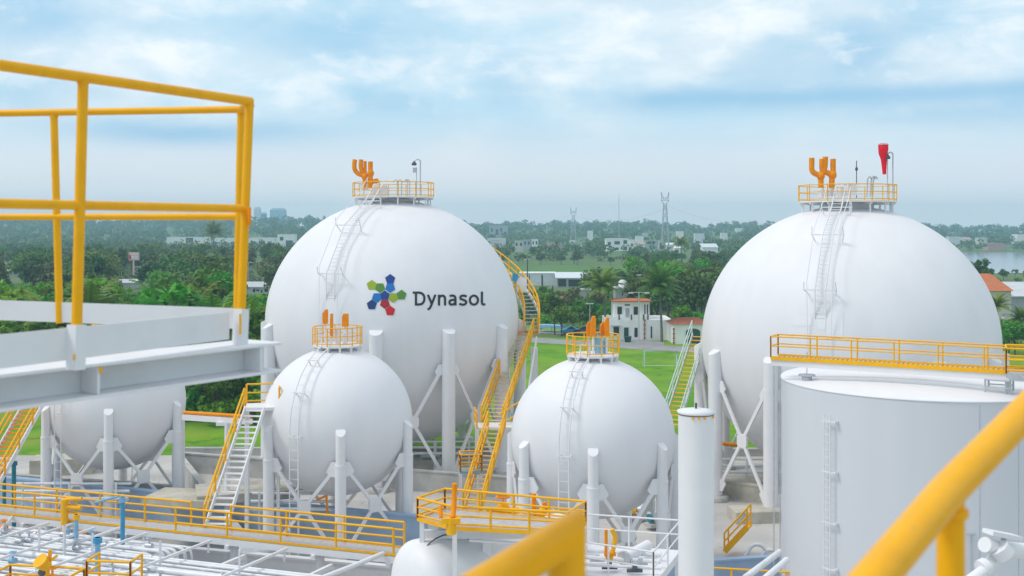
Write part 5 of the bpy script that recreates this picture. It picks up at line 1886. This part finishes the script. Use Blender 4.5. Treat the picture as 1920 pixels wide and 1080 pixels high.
house('long shed with pale ribbed roof at the right edge', 1872, 1990, 533, 572, 'greywall', 'metalroof', 'shed', d=202, depth=9, name='shed', cat='building')
house('faded pink house on the far bank of the lake', 1853, 1885, 457, 470, 'pinkwall', 'pinkwall', d=800)
house('white long building on the far bank at the right edge', 1908, 1945, 440, 450, 'plaster', d=1050, name='long_building', cat='building')
house('pale house in trees above the far lake bank', 1780, 1802, 444, 453, 'boardwhite', d=1000)
house('small cream house in trees on the far lake bank', 1835, 1851, 447, 456, 'cream', d=1000)

rf_ = random.Random(31)
def far_houses(n, px0, px1, y0, y1, label, group):
    k = 0
    while k < n:
        px = rf_.uniform(px0, px1); y = rf_.uniform(y0, y1)
        w = rf_.uniform(9, 19) * (.55 + (y - 424) / 45); h = w * rf_.uniform(.4, .75)
        if any(abs(px - q[0]) < q[1] + w * .6 and abs(HY + H * F / q[2] - y) < 6 for q in HOUSES):
            k += .25
            continue
        house(label, px - w / 2, px + w / 2, y - h, y, rf_.choice(('plaster', 'plaster', 'boardwhite', 'cream')), rf_.choice((None, None, 'metalroof', 'pinkwall')), rf_.choice(('flat', 'flat', 'shed', 'gable')), group=group, wins=((.3, .6, .35, .7, 'w'),) if w > 9 else (), keep=120)
        k += 1
far_houses(40, 1040, 1420, 436, 452, 'small pale house scattered among trees behind the large white villa', 'small houses behind the villa')
far_houses(14, 30, 560, 434, 446, 'small pale house high behind the white mall and railing', 'small houses behind the mall')
far_houses(16, 1770, 1940, 440, 456, 'small pale house among trees beyond the lake', 'small houses beyond the lake')
far_houses(14, 955, 1130, 438, 452, 'small pale house between the billboard and the shorter pylon', 'small houses by the shorter pylon')
# the white house with red roof across the road
dH = 172.0
def X_(px, d=dH):
    return (px - CX) / F * d
def Z_(py, d=dH):
    return H - (py - HY) / F * d
t4 = thing('white_house', 'white two-storey house with red tiled roof and roof terrace across the road', 'house', (X_(1200), dH, 0))
xl, xr = X_(1138), X_(1262)
face_box('lower_wall', t4, ((xl + xr) / 2, dH + 4.5), xr - xl, 9, -.2, Z_(600), M['plaster'])
ux0, ux1 = X_(1151.5), X_(1206)
dU = dH + 1.6
face_box('upper_wall', t4, ((X_(1151.5, dU) + X_(1218, dU)) / 2, dU + 2.6), X_(1218, dU) - X_(1151.5, dU), 5.2, Z_(600) + .02, Z_(566, dU), M['plaster'])
b = MB()
cxu, wu = (X_(1151.5, dU) + X_(1218, dU)) / 2, X_(1218, dU) - X_(1151.5, dU)
zr0 = Z_(566, dU)
b.box((cxu, dU + 2.6, zr0 + .08), (wu + .7, 5.9, .16))
b.add([(cxu - wu / 2 - .35, dU - .35, zr0 + .16), (cxu + wu / 2 + .35, dU - .35, zr0 + .16), (cxu + wu / 2 + .35, dU + 5.5, zr0 + .16), (cxu - wu / 2 - .35, dU + 5.5, zr0 + .16), (cxu - 1, dU + 2.6, zr0 + .42), (cxu + 1, dU + 2.6, zr0 + .42)],
      [(0, 1, 5, 4), (2, 3, 4, 5), (3, 0, 4), (1, 2, 5)])
b.build('roof', M['orangeroof'], t4)
def opening(nm, x0, x1, y0, y1, d, m):
    b = MB(); b.box(((X_(x0, d) + X_(x1, d)) / 2, d - .02, (Z_(y0, d) + Z_(y1, d)) / 2), (X_(x1, d) - X_(x0, d), .1, Z_(y0, d) - Z_(y1, d)))
    return b.build(nm, m, t4)
for x0, x1, y0, y1 in ((1157.5, 1166, 575, 589), (1188, 1196, 575, 590)):
    opening('window', x0, x1, y0, y1, dU, M['glass'])
opening('door', 1173, 1180, 578, 596, dU, M['greywall'])
opening('lintel', 1171.5, 1181, 570.5, 573, dU, M['glass'])
for x0, x1 in ((1208, 1210), (1213, 1215)):
    opening('side_window', x0, x1, 571, 589, dU, M['glass'])
for x0, x1, y0, y1, m in ((1150.5, 1160.5, 613, 629, 'glass'), (1170, 1178.5, 614, 633, 'greendoor'), (1189.5, 1195.5, 614.5, 632, 'glass'), (1220, 1222.5, 612, 634, 'glass')):
    opening('window' if m == 'glass' else 'door', x0, x1, y0, y1, dH, M[m])
for k, x in enumerate((1140, 1161, 1184, 1207, 1215)):
    b = MB(); b.box((X_(x), dH + .15, Z_(600) + .42), (.22, .22, .84)); b.build('terrace_post', M['dark'] if k else M['plaster'], t4)
b = MB(); b.box(((xl + X_(1215)) / 2, dH + .15, Z_(600) + .2), (X_(1215) - xl, .1, .4)); b.build('parapet', M['plaster'], t4)
b = MB()
for k in range(9):
    zz = .3 + k * .34
    b.box((X_(1208.5), dH - .02, zz), (.2 if k % 2 else .3, .12, .26))
b.build('quoin', M['rooftile'], t4)
b = MB(); b.box((X_(1155), dH - .5, Z_(610)), (1.4, 1.0, .08)); b.build('canopy', M['greywall'], t4)
HOUSES.append((1200, 66, dH, 6))
# garage
dG = 166.0
t4 = thing('garage', 'white garage with red tiled roof and arched dark door beside the road', 'garage', (X_(1292, dG), dG, 0))
gx0, gx1 = X_(1262, dG), X_(1330, dG)
face_box('wall', t4, ((gx0 + gx1) / 2, dG + 3), gx1 - gx0, 6, -.2, Z_(608, dG), M['plaster'])
b = MB()
z0_, z1_ = Z_(608, dG), Z_(601, dG)
b.add([(gx0 - .3, dG - .3, z0_), (gx1 + .3, dG - .3, z0_), (gx1 + .3, dG + 6.3, z0_), (gx0 - .3, dG + 6.3, z0_), (gx0 + 1.2, dG + 3, z1_ + .25), (gx1 - 1.2, dG + 3, z1_ + .25)], [(0, 1, 5, 4), (2, 3, 4, 5), (3, 0, 4), (1, 2, 5), (3, 2, 1, 0)])
b.build('roof', M['rooftile'], t4)
b = MB()
ax0, ax1 = X_(1286, dG), X_(1313, dG)
pts = [Vector((ax0, dG - .06, .02)), Vector((ax1, dG - .06, .02))]
hh_ = Z_(616, dG) - (ax1 - ax0) * .22
for k in range(9):
    a = PI * k / 8
    pts.append(Vector(((ax0 + ax1) / 2 + (ax1 - ax0) / 2 * math.cos(a), dG - .06, hh_ + (ax1 - ax0) * .22 * math.sin(a))))
b.extrude(pts, (0, .1, 0))
b.build('arched_door', M['greendoor'], t4)
b = MB()
for k in range(7):
    b.box((gx0 + .1, dG - .02, .2 + k * .34), (.2 if k % 2 else .3, .12, .26))
b.build('quoin', M['rooftile'], t4)
HOUSES.append((1295, 34, dG, 6))

# goal, bin, canopy, parked cars, signs, lamps
dg = dist_at(689)
t4 = thing('goal_frame', 'pale green football goal frame standing on the lawn', 'goal', G(1239, dg))
gl, gr = G(1208.5, dg), G(1269, dg)
gh = 31 / F * dg
b = MB(); b.tube([gl, gl + Vector((0, 0, gh)), gr + Vector((0, 0, gh)), gr], .085, 8); b.build('frame', M['palegreen'], t4)
b = MB()
for g in (gl, gr):
    b.tube([g + Vector((0, 0, gh)), g + Vector((0, 1.1, gh * .6)), g + Vector((0, 1.6, 0))], .05, 6)
b.tube([gl + Vector((0, 1.6, .03)), gr + Vector((0, 1.6, .03))], .05, 6)
b.build('back_frame', M['palegreen'], t4)
c0 = G(1177, 168.5)
t4 = thing('rubbish_bin', 'dark green rubbish skip beside the white house door', 'bin', c0)
b = MB(); b.add([(c0.x - .4, c0.y - .3, 0), (c0.x + .4, c0.y - .3, 0), (c0.x + .4, c0.y + .3, 0), (c0.x - .4, c0.y + .3, 0), (c0.x - .52, c0.y - .4, .85), (c0.x + .52, c0.y - .4, .85), (c0.x + .52, c0.y + .4, .85), (c0.x - .52, c0.y + .4, .85)], [(3, 2, 1, 0), (4, 5, 6, 7), (0, 1, 5, 4), (1, 2, 6, 5), (2, 3, 7, 6), (3, 0, 4, 7)]); b.build('body', M['greendoor'], t4)
b = MB(); b.box((c0.x, c0.y, .88), (1.1, .86, .07)); b.build('lid', M['greendoor'], t4)
def car(label, px, d, m, L=4.3, group=None):
    c0 = G(px, d, .05)
    t5 = thing('parked_car', label, 'car', c0, group)
    prof = [(-L / 2, .35), (-L / 2 + .05, .75), (-L / 2 + .95, .88), (-L / 2 + 1.6, 1.38), (L / 2 - 1.2, 1.42), (L / 2 - .5, .95), (L / 2, .85), (L / 2, .35)]
    b = MB(); b.extrude([c0 + Vector((x, -.85, z)) for x, z in prof], (0, 1.7, 0)); b.build('body', M[m], t5, bevel=.05)
    b = MB(); b.extrude([c0 + Vector((x, -.87, z)) for x, z in ((-L / 2 + 1.15, .92), (-L / 2 + 1.68, 1.3), (L / 2 - 1.25, 1.33), (L / 2 - .7, .95))], (0, 1.74, 0)); b.build('side_window', M['glass'], t5)
    for x in (-L / 2 + .8, L / 2 - .8):
        for y in (-.8, .62):
            b = MB(); b.tube([c0 + Vector((x, y, .32)), c0 + Vector((x, y + .2, .32))], .32, 14); b.build('wheel', M['dark'], t5)
t4 = thing('shelter', 'long low blue car shelter beside the road', 'shelter', G(1030, 186))
sa, sb2 = G(1012, 186), G(1057, 184)
b = MB(); b.bar(sa + Vector((0, 0, .95)), sb2 + Vector((0, 0, .95)), 2.2, .5, up=(0, 0, 1)); b.build('roof', M['skyblue'], t4)
for f in (.05, .5, .95):
    b = MB(); p = lerp(sa, sb2, f); b.bar(p, p + Vector((0, 0, .75)), .12, .12); b.build('post', M['galv'], t4)
car('dark blue car at the end of the long low shelter', 1068, 180.5, 'blue', 3.2)
car('dark car parked between the blue car and the white house', 1098, 180.5, 'dark', 4.2)
dS = 320.0
t4 = thing('pole_sign', 'faded white and red sign board on a tall red pole above the wood', 'sign', G(251, dS))
b = MB(); b.tube([G(250.5, dS), P(250.5, 486, dS)], .27, 8); b.build('pole', M['signpink'], t4)
b = MB(); b.box((X_(251.5, dS), dS - .1, Z_(480.5, dS)), (X_(261, dS) - X_(242, dS), .5, Z_(473, dS) - Z_(488, dS))); pn = b.build('panel', M['signpink'], t4)
for k, (x0, x1, y0, y1, m) in enumerate(((242.6, 246.4, 478, 486, 'signred'), (247.5, 259.5, 476, 478, 'boardwhite'), (248, 252, 480, 485, 'boardwhite'), (253.5, 258.5, 480, 485, 'boardwhite'))):
    b = MB(); b.box(((X_(x0, dS) + X_(x1, dS)) / 2, dS - .38, (Z_(y0, dS) + Z_(y1, dS)) / 2), (X_(x1, dS) - X_(x0, dS), .06, Z_(y0, dS) - Z_(y1, dS))); b.build('marking', M[m], pn)
HOUSES.append((251, 52, 320, 112))
dS = 600.0
t4 = thing('billboard', 'large pale billboard standing behind the lettered sphere edge', 'billboard', G(931, dS))
b = MB(); b.box((X_(931, dS), dS, Z_(455.5, dS)), (X_(949, dS) - X_(914, dS), .5, Z_(446, dS) - Z_(465, dS))); pn = b.build('panel', M['boardwhite'], t4)
b = MB(); b.box((X_(931, dS), dS - .2, Z_(466, dS)), (X_(949, dS) - X_(914, dS), 1.2, .7)); b.build('catwalk', M['dark'], t4)
for x in (920, 942):
    b = MB(); b.bar(G(x, dS + .5), P(x, 460, dS + .5), .6, .6); b.build('post', M['steel'], t4)
for k, (x0, x1, y) in enumerate(((921, 926, 451), (927, 936, 451.5), (921, 930, 456), (932, 938, 457), (944, 947, 456))):
    b = MB(); b.box(((X_(x0, dS) + X_(x1, dS)) / 2, dS - .28, Z_(y, dS)), (X_(x1, dS) - X_(x0, dS), .06, .45)); b.build('marking', M['steel'], pn)
def street_lamp(label, px, ytop, ybase, d=None, r=.09, arm=1.0, m='galv'):
    d = d or dist_at(ybase)
    base, top = G(px, d), P(px, ytop, d)
    t5 = thing('street_lamp', label, 'street lamp', base)
    b = MB(); b.tube([base, top], r, 6); b.tube([top + Vector((-arm, 0, -.05)), top, top + Vector((arm, 0, -.05))], r * .7, 6); b.build('pole', M[m], t5)
    for sg in (-1, 1):
        b = MB(); b.box(top + Vector((sg * arm, 0, -.1)), (.7, .3, .16)); b.build('lamp_head', M['boardwhite'], t5)
street_lamp('white street lamp right of the red-poled sign', 278, 495, 530, r=.16)
street_lamp('short white lamp post just beside the red-poled sign', 258, 500, 530, r=.12)
street_lamp('white street lamp in the wood left of the corner post', 408, 484, 522, r=.15)
street_lamp('white twin street lamp near the lettered sphere edge', 508, 513, 545, r=.12)
street_lamp('white street lamp close right of the corner post', 466, 492, 540, r=.12)
street_lamp('near white lamp post behind the second railing post', 157, 546, 660, d=130, r=.09, arm=.5)
street_lamp('dark lamp post on the far side of the curved stairs', 989, 486, 545, r=.16, arm=.5, m='dark')
street_lamp('tall grey pole behind the red roof house', 1201, 515, 600, d=215, r=.09, arm=.4)
street_lamp('floodlight pole in front of the white house', 1198, 548, 645, d=165, r=.08, arm=1.2)
street_lamp('slim white pole left of the white house', 1106, 568, 640, d=178, r=.07, arm=.3)
street_lamp('pole with dark top in the scrub by the grey block house', 1036, 537, 562, d=260, r=.2, arm=.2, m='dark')
dl = 165.0
t4 = thing('globe_lamp', 'lamp post with a round white globe beside the windsock sphere edge', 'street lamp', G(1882, dl))
b = MB(); b.tube([G(1882, dl), P(1882, 598, dl)], .08, 8); b.build('pole', M['galv'], t4)
b = MB(); b.ball(P(1882, 596, dl), .24, .24, .26, 12, 8); b.build('globe', M['plaster'], t4)
b = MB(); b.lathe(P(1882, 591, dl), [(.42, 0), (.05, .16)], 12, cap_bot=True); b.build('shade', M['dark'], t4)

# pylons, mast and wires
def pylon(label, px, ytop, d, wb, r=.22):
    base = G(px, d)
    zt_p = H + (HY - ytop) / F * d
    t5 = thing('power_pylon', label, 'pylon', base)
    b = MB()
    zw = zt_p * .80
    ww = wb * .36
    cs = [(-1, -1), (1, -1), (1, 1), (-1, 1)]
    at_ = lambda c, f: base + Vector((c[0] * lerp(wb / 2, ww / 2, f), c[1] * lerp(wb / 2, ww / 2, f), zw * f))
    for c in cs:
        b.bar(at_(c, 0), at_(c, 1), r * 1.6, r * 1.6)
    fl_ = [0, .26, .48, .66, .82, 1]
    for f0, f1 in zip(fl_, fl_[1:]):
        for i in range(4):
            c, e = cs[i], cs[(i + 1) % 4]
            b.bar(at_(c, f0), at_(e, f1), r, r); b.bar(at_(e, f0), at_(c, f1), r, r); b.bar(at_(c, f1), at_(e, f1), r, r)
    b.build('lattice_body', M['steel'], t5)
    b = MB()
    zz = Vector((0, 0, zw))
    hw = wb * .52
    for y in (-.5, .5):
        o_ = base + zz + Vector((0, y, 0))
        b.bar(o_ + Vector((-ww / 2, 0, 0)), o_ + Vector((-hw, 0, zt_p * .06)), r * 1.4, r * 1.4)
        b.bar(o_ + Vector((ww / 2, 0, 0)), o_ + Vector((hw, 0, zt_p * .06)), r * 1.4, r * 1.4)
        b.bar(o_ + Vector((-hw, 0, zt_p * .06)), o_ + Vector((hw, 0, zt_p * .06)), r * 1.8, r * 1.8)
        b.bar(o_ + Vector((-hw, 0, zt_p * .1)), o_ + Vector((hw, 0, zt_p * .1)), r * 1.4, r * 1.4)
        for x in (-hw, -hw / 2, 0, hw / 2):
            b.bar(o_ + Vector((x, 0, zt_p * .06)), o_ + Vector((x + hw / 4, 0, zt_p * .1)), r, r)
        for sg in (-1, 1):
            b.bar(o_ + Vector((sg * hw * .8, 0, zt_p * .1)), o_ + Vector((sg * hw * .98, 0, zt_p * .2)), r * 1.6, r * 1.6)
            b.bar(o_ + Vector((sg * hw * .4, 0, zt_p * .1)), o_ + Vector((sg * hw * .98, 0, zt_p * .2)), r, r)
    b.build('crossarm', M['steel'], t5)
    HOUSES.append((px, 4, d, 40))
    return base + Vector((0, 0, zt_p * .86)), hw
p1, h1 = pylon('shorter lattice power pylon left of the thin mast', 1075, 389, 1000, 5.6)
p2, h2 = pylon('taller lattice power pylon right of the thin mast', 1247, 360, 800, 5.6)
t4 = thing('radio_mast', 'thin tall radio mast standing between the two pylons', 'mast', G(1160.5, 1000))
b = MB(); b.tube([G(1160.5, 1000), P(1160.5, 378, 1000), P(1160.5, 362, 1000)], [.3, .24, .12], 6); b.build('pole', M['steel'], t4)
def wire(label, a, c, sag):
    t5 = thing('power_line', label, 'power line', a)
    b = MB()
    pts = [lerp(a, c, k / 16) - Vector((0, 0, 4 * sag * (k / 16) * (1 - k / 16))) for k in range(17)]
    b.tube(pts, .07, 4)
    b.build('cable', M['steel'], t5)
wire('power line sagging between the two pylons', p1 + Vector((0, 0, -2)), p2 + Vector((0, 0, -6)), 7)
wire('power line running left from the shorter pylon', p1 + Vector((-2, 0, -2)), P(905, 425, 1400), 4)
wire('power line running right from the taller pylon', p2 + Vector((2, 0, -4)), P(1480, 415, 700), 6)

# hazy works on the left skyline
for label, px0, px1, y0, d, m in (('pale square tower of the hazy works behind the corner post', 476, 486, 388, 1940, 'boardwhite'),
                                  ('pale blue broad block of the hazy works on the skyline', 506, 534, 390, 1990, 'hazeblue'),
                                  ('low blue block between the towers of the hazy works', 488, 497, 398, 1960, 'blue')):
    x0, x1 = X_(px0, d), X_(px1, d)
    zg = float(elev((x0 + x1) / 2, d)); zt_p = H - (y0 - HY) / F * d
    t4 = thing('factory_tower', label, 'factory building', ((x0 + x1) / 2, d, zg))
    face_box('wall', t4, ((x0 + x1) / 2, d + 8), x1 - x0, 16, zg - 1, zt_p - 3, M[m])
    face_box('roof', t4, ((x0 + x1) / 2, d + 8), (x1 - x0) * .8, 12, zt_p - 3, zt_p, M['boardwhite'])
    HOUSES.append(((px0 + px1) / 2, (px1 - px0) / 2, d, 60))

# ------------------------------------------------------------------ trees one can tell apart
def clear(px, d, w=8):
    for hp, hw_, hd_, keep in HOUSES:
        if abs(px - hp) < hw_ + w and hd_ - keep < d < hd_ + 16:
            return False
    return True
rt = random.Random(21)
def spots(n, px0, px1, d0, d1, mind=3.0, w=8, ok=None):
    out = []
    tries = 0
    while len(out) < n and tries < n * 60:
        tries += 1
        px = rt.uniform(px0, px1)
        d = math.sqrt(rt.uniform(d0 * d0, d1 * d1))
        if not clear(px, d, w) or (ok and not ok(px, d)):
            continue
        p = G(px, d)
        if any((p - q).length < mind for q in out):
            continue
        out.append(p)
    return out
def ztop_limit(d, y):
    return H - (y - HY) / F * d
def grove(n, px0, px1, d0, d1, kinds, s0, s1, label, group, mind=3.0, ytop=None, w=8, ok=None, names=None):
    for p in spots(n, px0, px1, d0, d1, mind, w, ok):
        k = rt.choice(kinds)
        s = rt.uniform(s0, s1)
        if ytop is not None:
            yt = ytop(CX + p.x / p.y * F) if callable(ytop) else ytop + rt.uniform(-3, 12)
            hk = dict(round=7.8, wide=8, tall=10.4, bright=7.7, lush=9.8, dry=7.1, bush=2.3)[k]
            s = min(s, max(.28, ztop_limit(p.y, yt) / hk / 1.06))
        place_tree(k, p, s, rt.uniform(0, 6.28), label, group, sz=rt.uniform(.9, 1.12), variant=rt.randrange(2), name='shrub' if k == 'bush' else 'broadleaf_tree', cat='shrub' if k == 'bush' else 'tree')
# thicket behind the beam platform
def thicket_top(px):
    base = 536 if px < 140 else 522 if px < 192 else 556 if px < 285 else 516 if px < 425 else 553
    return base + rt.uniform(0, 14)
grove(44, -25, 560, 112, 160, ('lush', 'bright', 'bright', 'round'), 1.2, 1.7, 'lush bright green tree in the thicket right behind the beam platform', 'thicket behind the beam platform', 3.4, ytop=thicket_top, w=-60)
grove(30, -25, 560, 160, 215, ('lush', 'bright', 'round', 'dry'), 1.2, 1.6, 'green tree in the second row of the thicket beyond the beam platform', 'second row of the thicket', 4.2, ytop=lambda px: thicket_top(px) - 6, w=-60)
for px, y, d, s, v in ((275, 520, 118, 1.0, 0), (305, 512, 122, 1.1, 1), (330, 525, 115, .9, 0), (360, 518, 120, 1.0, 1), (170, 515, 118, .9, 1), (240, 545, 112, .9, 0), (400, 535, 117, .9, 1), (345, 505, 128, 1.2, 0), (90, 540, 114, .9, 1), (30, 545, 115, 1.0, 0)):
    h_ = ztop_limit(d, y)
    place_palm(G(px, d), max(1.2, h_ / 6.2), rt.uniform(0, 6), 'broad-fronded bright palm in the thicket behind the beam platform', 'broad-fronded palms of the thicket', v, BANANA)
grove(12, 345, 485, 100, 116, ('bright', 'bush', 'lush'), .55, .8, 'bright green tree seen below the beam beside the stairs landing', 'trees below the beam', 2.4, ytop=640)
grove(10, 340, 480, 98, 106, ('bush',), .9, 1.3, 'low bright shrub at the back of the lawn below the beam', 'shrubs at the back of the lawn', 1.6)
# wood in the middle distance on the left
grove(70, -40, 580, 225, 330, ('round', 'wide', 'wide', 'tall', 'dry', 'dry'), 1.2, 1.6, 'grey-green tree in the wood around the red-poled sign', 'wood around the red-poled sign', 6.5, ytop=478, w=4)
grove(80, -40, 620, 330, 520, ('round', 'wide', 'wide', 'tall', 'dry'), 1.3, 1.8, 'dark green tree in the wood before the far long buildings', 'wood before the far long buildings', 8, ytop=461, w=4)
# around the white house
grove(30, 985, 1125, 200, 290, ('round', 'bright', 'dry', 'bright'), .45, .9, 'small green tree between the curved stairs and the white house', 'small trees left of the white house', 3.0, ytop=541, w=1)
grove(22, 985, 1140, 194, 225, ('bush', 'bright'), .5, .9, 'low green tree by the first palm left of the white house', 'low trees by the first palm', 2.2, ytop=570, w=-3)
grove(26, 1185, 1350, 186, 300, ('round', 'wide', 'tall', 'lush', 'round'), .85, 1.15, 'large dark tree behind the white house and garage', 'dark trees behind the garage', 3.8, ytop=488, w=2)
grove(9, 1095, 1190, 240, 330, ('round', 'wide', 'tall'), .75, 1.0, 'dark tree behind the red-roofed house and first palm', 'dark trees behind the red roof', 3.5, ytop=508, w=2)
grove(30, 930, 1215, 500, 590, ('round', 'wide', 'dry'), .75, 1.0, 'dark green tree along the far edge of the pale field', 'trees at the far edge of the field', 6, ytop=473)
grove(22, 1180, 1370, 320, 540, ('round', 'wide', 'tall'), .85, 1.2, 'blue-green tree between the palms and the far town', 'trees below the far town', 6, ytop=470)
place_tree('bright', G(1053, 178), .62, .4, 'single small round bright tree on the lawn beside the shelter', None)
place_tree('tall', G(1040, 181), .62, 1.0, 'single slim dark tree standing behind the shelter', None)
place_palm(G(1136, 178), 1.0, .5, 'coconut palm standing left of the red-roofed white house', None, 0)
place_palm(G(1241, 169), 1.0, 1.7, 'coconut palm in front of the white house, beside the garage', None, 1)
place_palm(G(1286, 214), .9, 2.9, 'palm with a thick grey trunk behind the garage', None, 2)
place_palm(G(1262, 235), .95, .9, 'palm half hidden behind the palm beside the garage', None, 0)
place_palm(G(1312, 205), .75, 2.2, 'yellowish palm at the edge of the windsock sphere', None, 1)
place_palm(G(1278, 470), 1.3, .2, 'far dark palm beside the white far houses', None, 2)
place_palm(G(398, 540), 1.7, .2, 'far dark palm standing before the white mall', None, 1)
grove(9, 1268, 1330, 176, 196, ('bright', 'bush', 'lush'), .4, .6, 'bright green shrub-like tree behind the garage roof', 'green growth behind the garage', 2.2, ytop=575, w=0)
# right edge
place_palm(G(1873, 172), .66, .3, 'palm before the orange-roofed house at the right edge', None, 0)
place_palm(G(1915, 160), .5, 1.3, 'smaller palm low at the right edge of the view', None, 1)
place_palm(G(1938, 150), .5, 2.3, 'palm cut off by the right edge of the view', None, 2)
grove(12, 1862, 1950, 150, 180, ('bush', 'bright', 'lush'), .5, .8, 'bright shrub-like tree beside the globe lamp at the right edge', 'green growth by the globe lamp', 2.0, ytop=598, w=-40)
grove(22, 1815, 1980, 330, 395, ('dry', 'round', 'bush'), .6, .9, 'pale green tree on the near bank of the lake', 'trees on the near lake bank', 4, ytop=507)
for px, d, s in ((1838, 235, 1.0), (1829, 250, .9), (1846, 246, .6)):
    place_tree('tall', G(px, d), s * .95, px, 'feathery dark tree rising against the lake beside the windsock sphere', 'feathery trees against the lake', sz=1.15, variant=1)

# ------------------------------------------------------------------ the far wood that reads as one mass
rng = np.random.default_rng(5)
def far_wood(name, n, d0, d1, size, leaves, az0=-31, az1=31):
    px = rng.uniform(CX - F * math.tan(R_(-az0)), CX + F * math.tan(R_(az1)), n)
    d = np.sqrt(rng.uniform(d0 ** 2, d1 ** 2, n)) if d1 < 1000 else np.exp(rng.uniform(math.log(d0), math.log(d1), n))
    keep = []
    for a, c in zip(px, d):
        ok_ = clear(a, c, 11)
        if c < 760 and 1600 < a:
            ok_ = False
        keep.append(ok_)
    keep = np.array(keep)
    px, d = px[keep], d[keep]
    x, y = (px - CX) / F * d, d
    z = elev(x, y)
    L = Leaves()
    R = rng.uniform(2.6, 4.6, len(x)) * np.clip(d / 900, 1, 1.9)
    hh_ = rng.uniform(2.6, 5.2, len(x)) * np.clip(d / 1100, 1, 1.5)
    cen = np.stack([x, y, z + hh_], axis=1)
    # each crown as three or four overlapping clumps
    k = 4
    off = rng.normal(size=(len(x), k, 3)) * np.array([.5, .5, .38]) * R[:, None, None]
    cc = (cen[:, None, :] + off).reshape(-1, 3)
    rr = np.repeat(R * .62, k)
    idx = np.repeat(np.arange(len(cc)), leaves // k)
    n_ = len(idx)
    dirs = rng.normal(size=(n_, 3)); dirs /= np.linalg.norm(dirs, axis=1)[:, None]
    dirs[:, 2] = np.abs(dirs[:, 2]) * np.where(rng.random(n_) < .8, 1, -1)
    pos = cc[idx] + dirs * (rr[idx] * (.6 + .4 * rng.random(n_)))[:, None]
    nrm = dirs + rng.normal(size=(n_, 3)) * .35
    nrm /= np.linalg.norm(nrm, axis=1)[:, None]
    a = np.cross(nrm, rng.normal(size=(n_, 3))); a /= np.linalg.norm(a, axis=1)[:, None]
    c = np.cross(nrm, a)
    sz = (size * np.clip(cc[idx][:, 1] / 900, .8, 2.2) * (.6 + .8 * rng.random(n_)))[:, None]
    L.q.append(np.stack([pos - a * sz * .5, pos - c * sz * .36, pos + a * sz * .5, pos + c * sz * .36], axis=1))
    o = bpy.data.objects.new(name, L.mesh(name, M['farleaf']))
    C.objects.link(o)
    return tag(o, 'far green woodland spreading to the skyline behind the town', 'woodland', kind='stuff')
far_wood('far_woodland', 4600, 560, 2080, 1.7, 60)
# ground cover: rough shrubs between the mid-distance trees
def scrub(name, n, d0, d1, px0, px1, label, m, hmin=.5, hmax=1.6, size=.75):
    L = Leaves()
    px = rng.uniform(px0, px1, n); d = np.sqrt(rng.uniform(d0 ** 2, d1 ** 2, n))
    keep = np.array([clear(a, c, 0) for a, c in zip(px, d)])
    px, d = px[keep], d[keep]
    cen = np.stack([(px - CX) / F * d, d, rng.uniform(.1, hmin, len(d))], axis=1)
    L.cloud(cen, rng.uniform(hmin, hmax, len(d)), len(d) * 26, size, rng, up=.6, flat=.7)
    o = bpy.data.objects.new(name, L.mesh(name, M[m])); C.objects.link(o)
    return tag(o, label, 'undergrowth', kind='stuff')
scrub('undergrowth', 1500, 108, 520, -60, 600, 'undergrowth between the trees of the left wood', 'leafdry')
scrub('undergrowth', 300, 182, 320, 1190, 1350, 'undergrowth below the trees behind the garage', 'leaf')
scrub('undergrowth', 500, 190, 310, 975, 1180, 'undergrowth around the hut and block house', 'leafbright', .3, .9, .5)
scrub('undergrowth', 200, 110, 128, -40, 500, 'dense leaves at the foot of the thicket behind the platform', 'leafbright', .5, 1.4, .6)

# ------------------------------------------------------------------ air
b = MB()
b.box((0, 1000, 29.5), (3600, 2400, 63))
hz = b.build('haze', [])
hz.data.materials.clear()
hm = bpy.data.materials.new("haze_air")
hm.use_nodes = True
ht = hm.node_tree
ht.nodes.clear()
hv = ht.nodes.new("ShaderNodeVolumePrincipled")
hv.inputs['Color'].default_value = (.52, .80, 1.0, 1)
hv.inputs['Density'].default_value = 0.00040
hv.inputs['Anisotropy'].default_value = 0.2
ho = ht.nodes.new("ShaderNodeOutputMaterial")
ht.links.new(hv.outputs[0], ho.inputs['Volume'])
hz.data.materials.append(hm)
tag(hz, 'pale blue haze in the air over the plain', 'haze', kind='stuff')
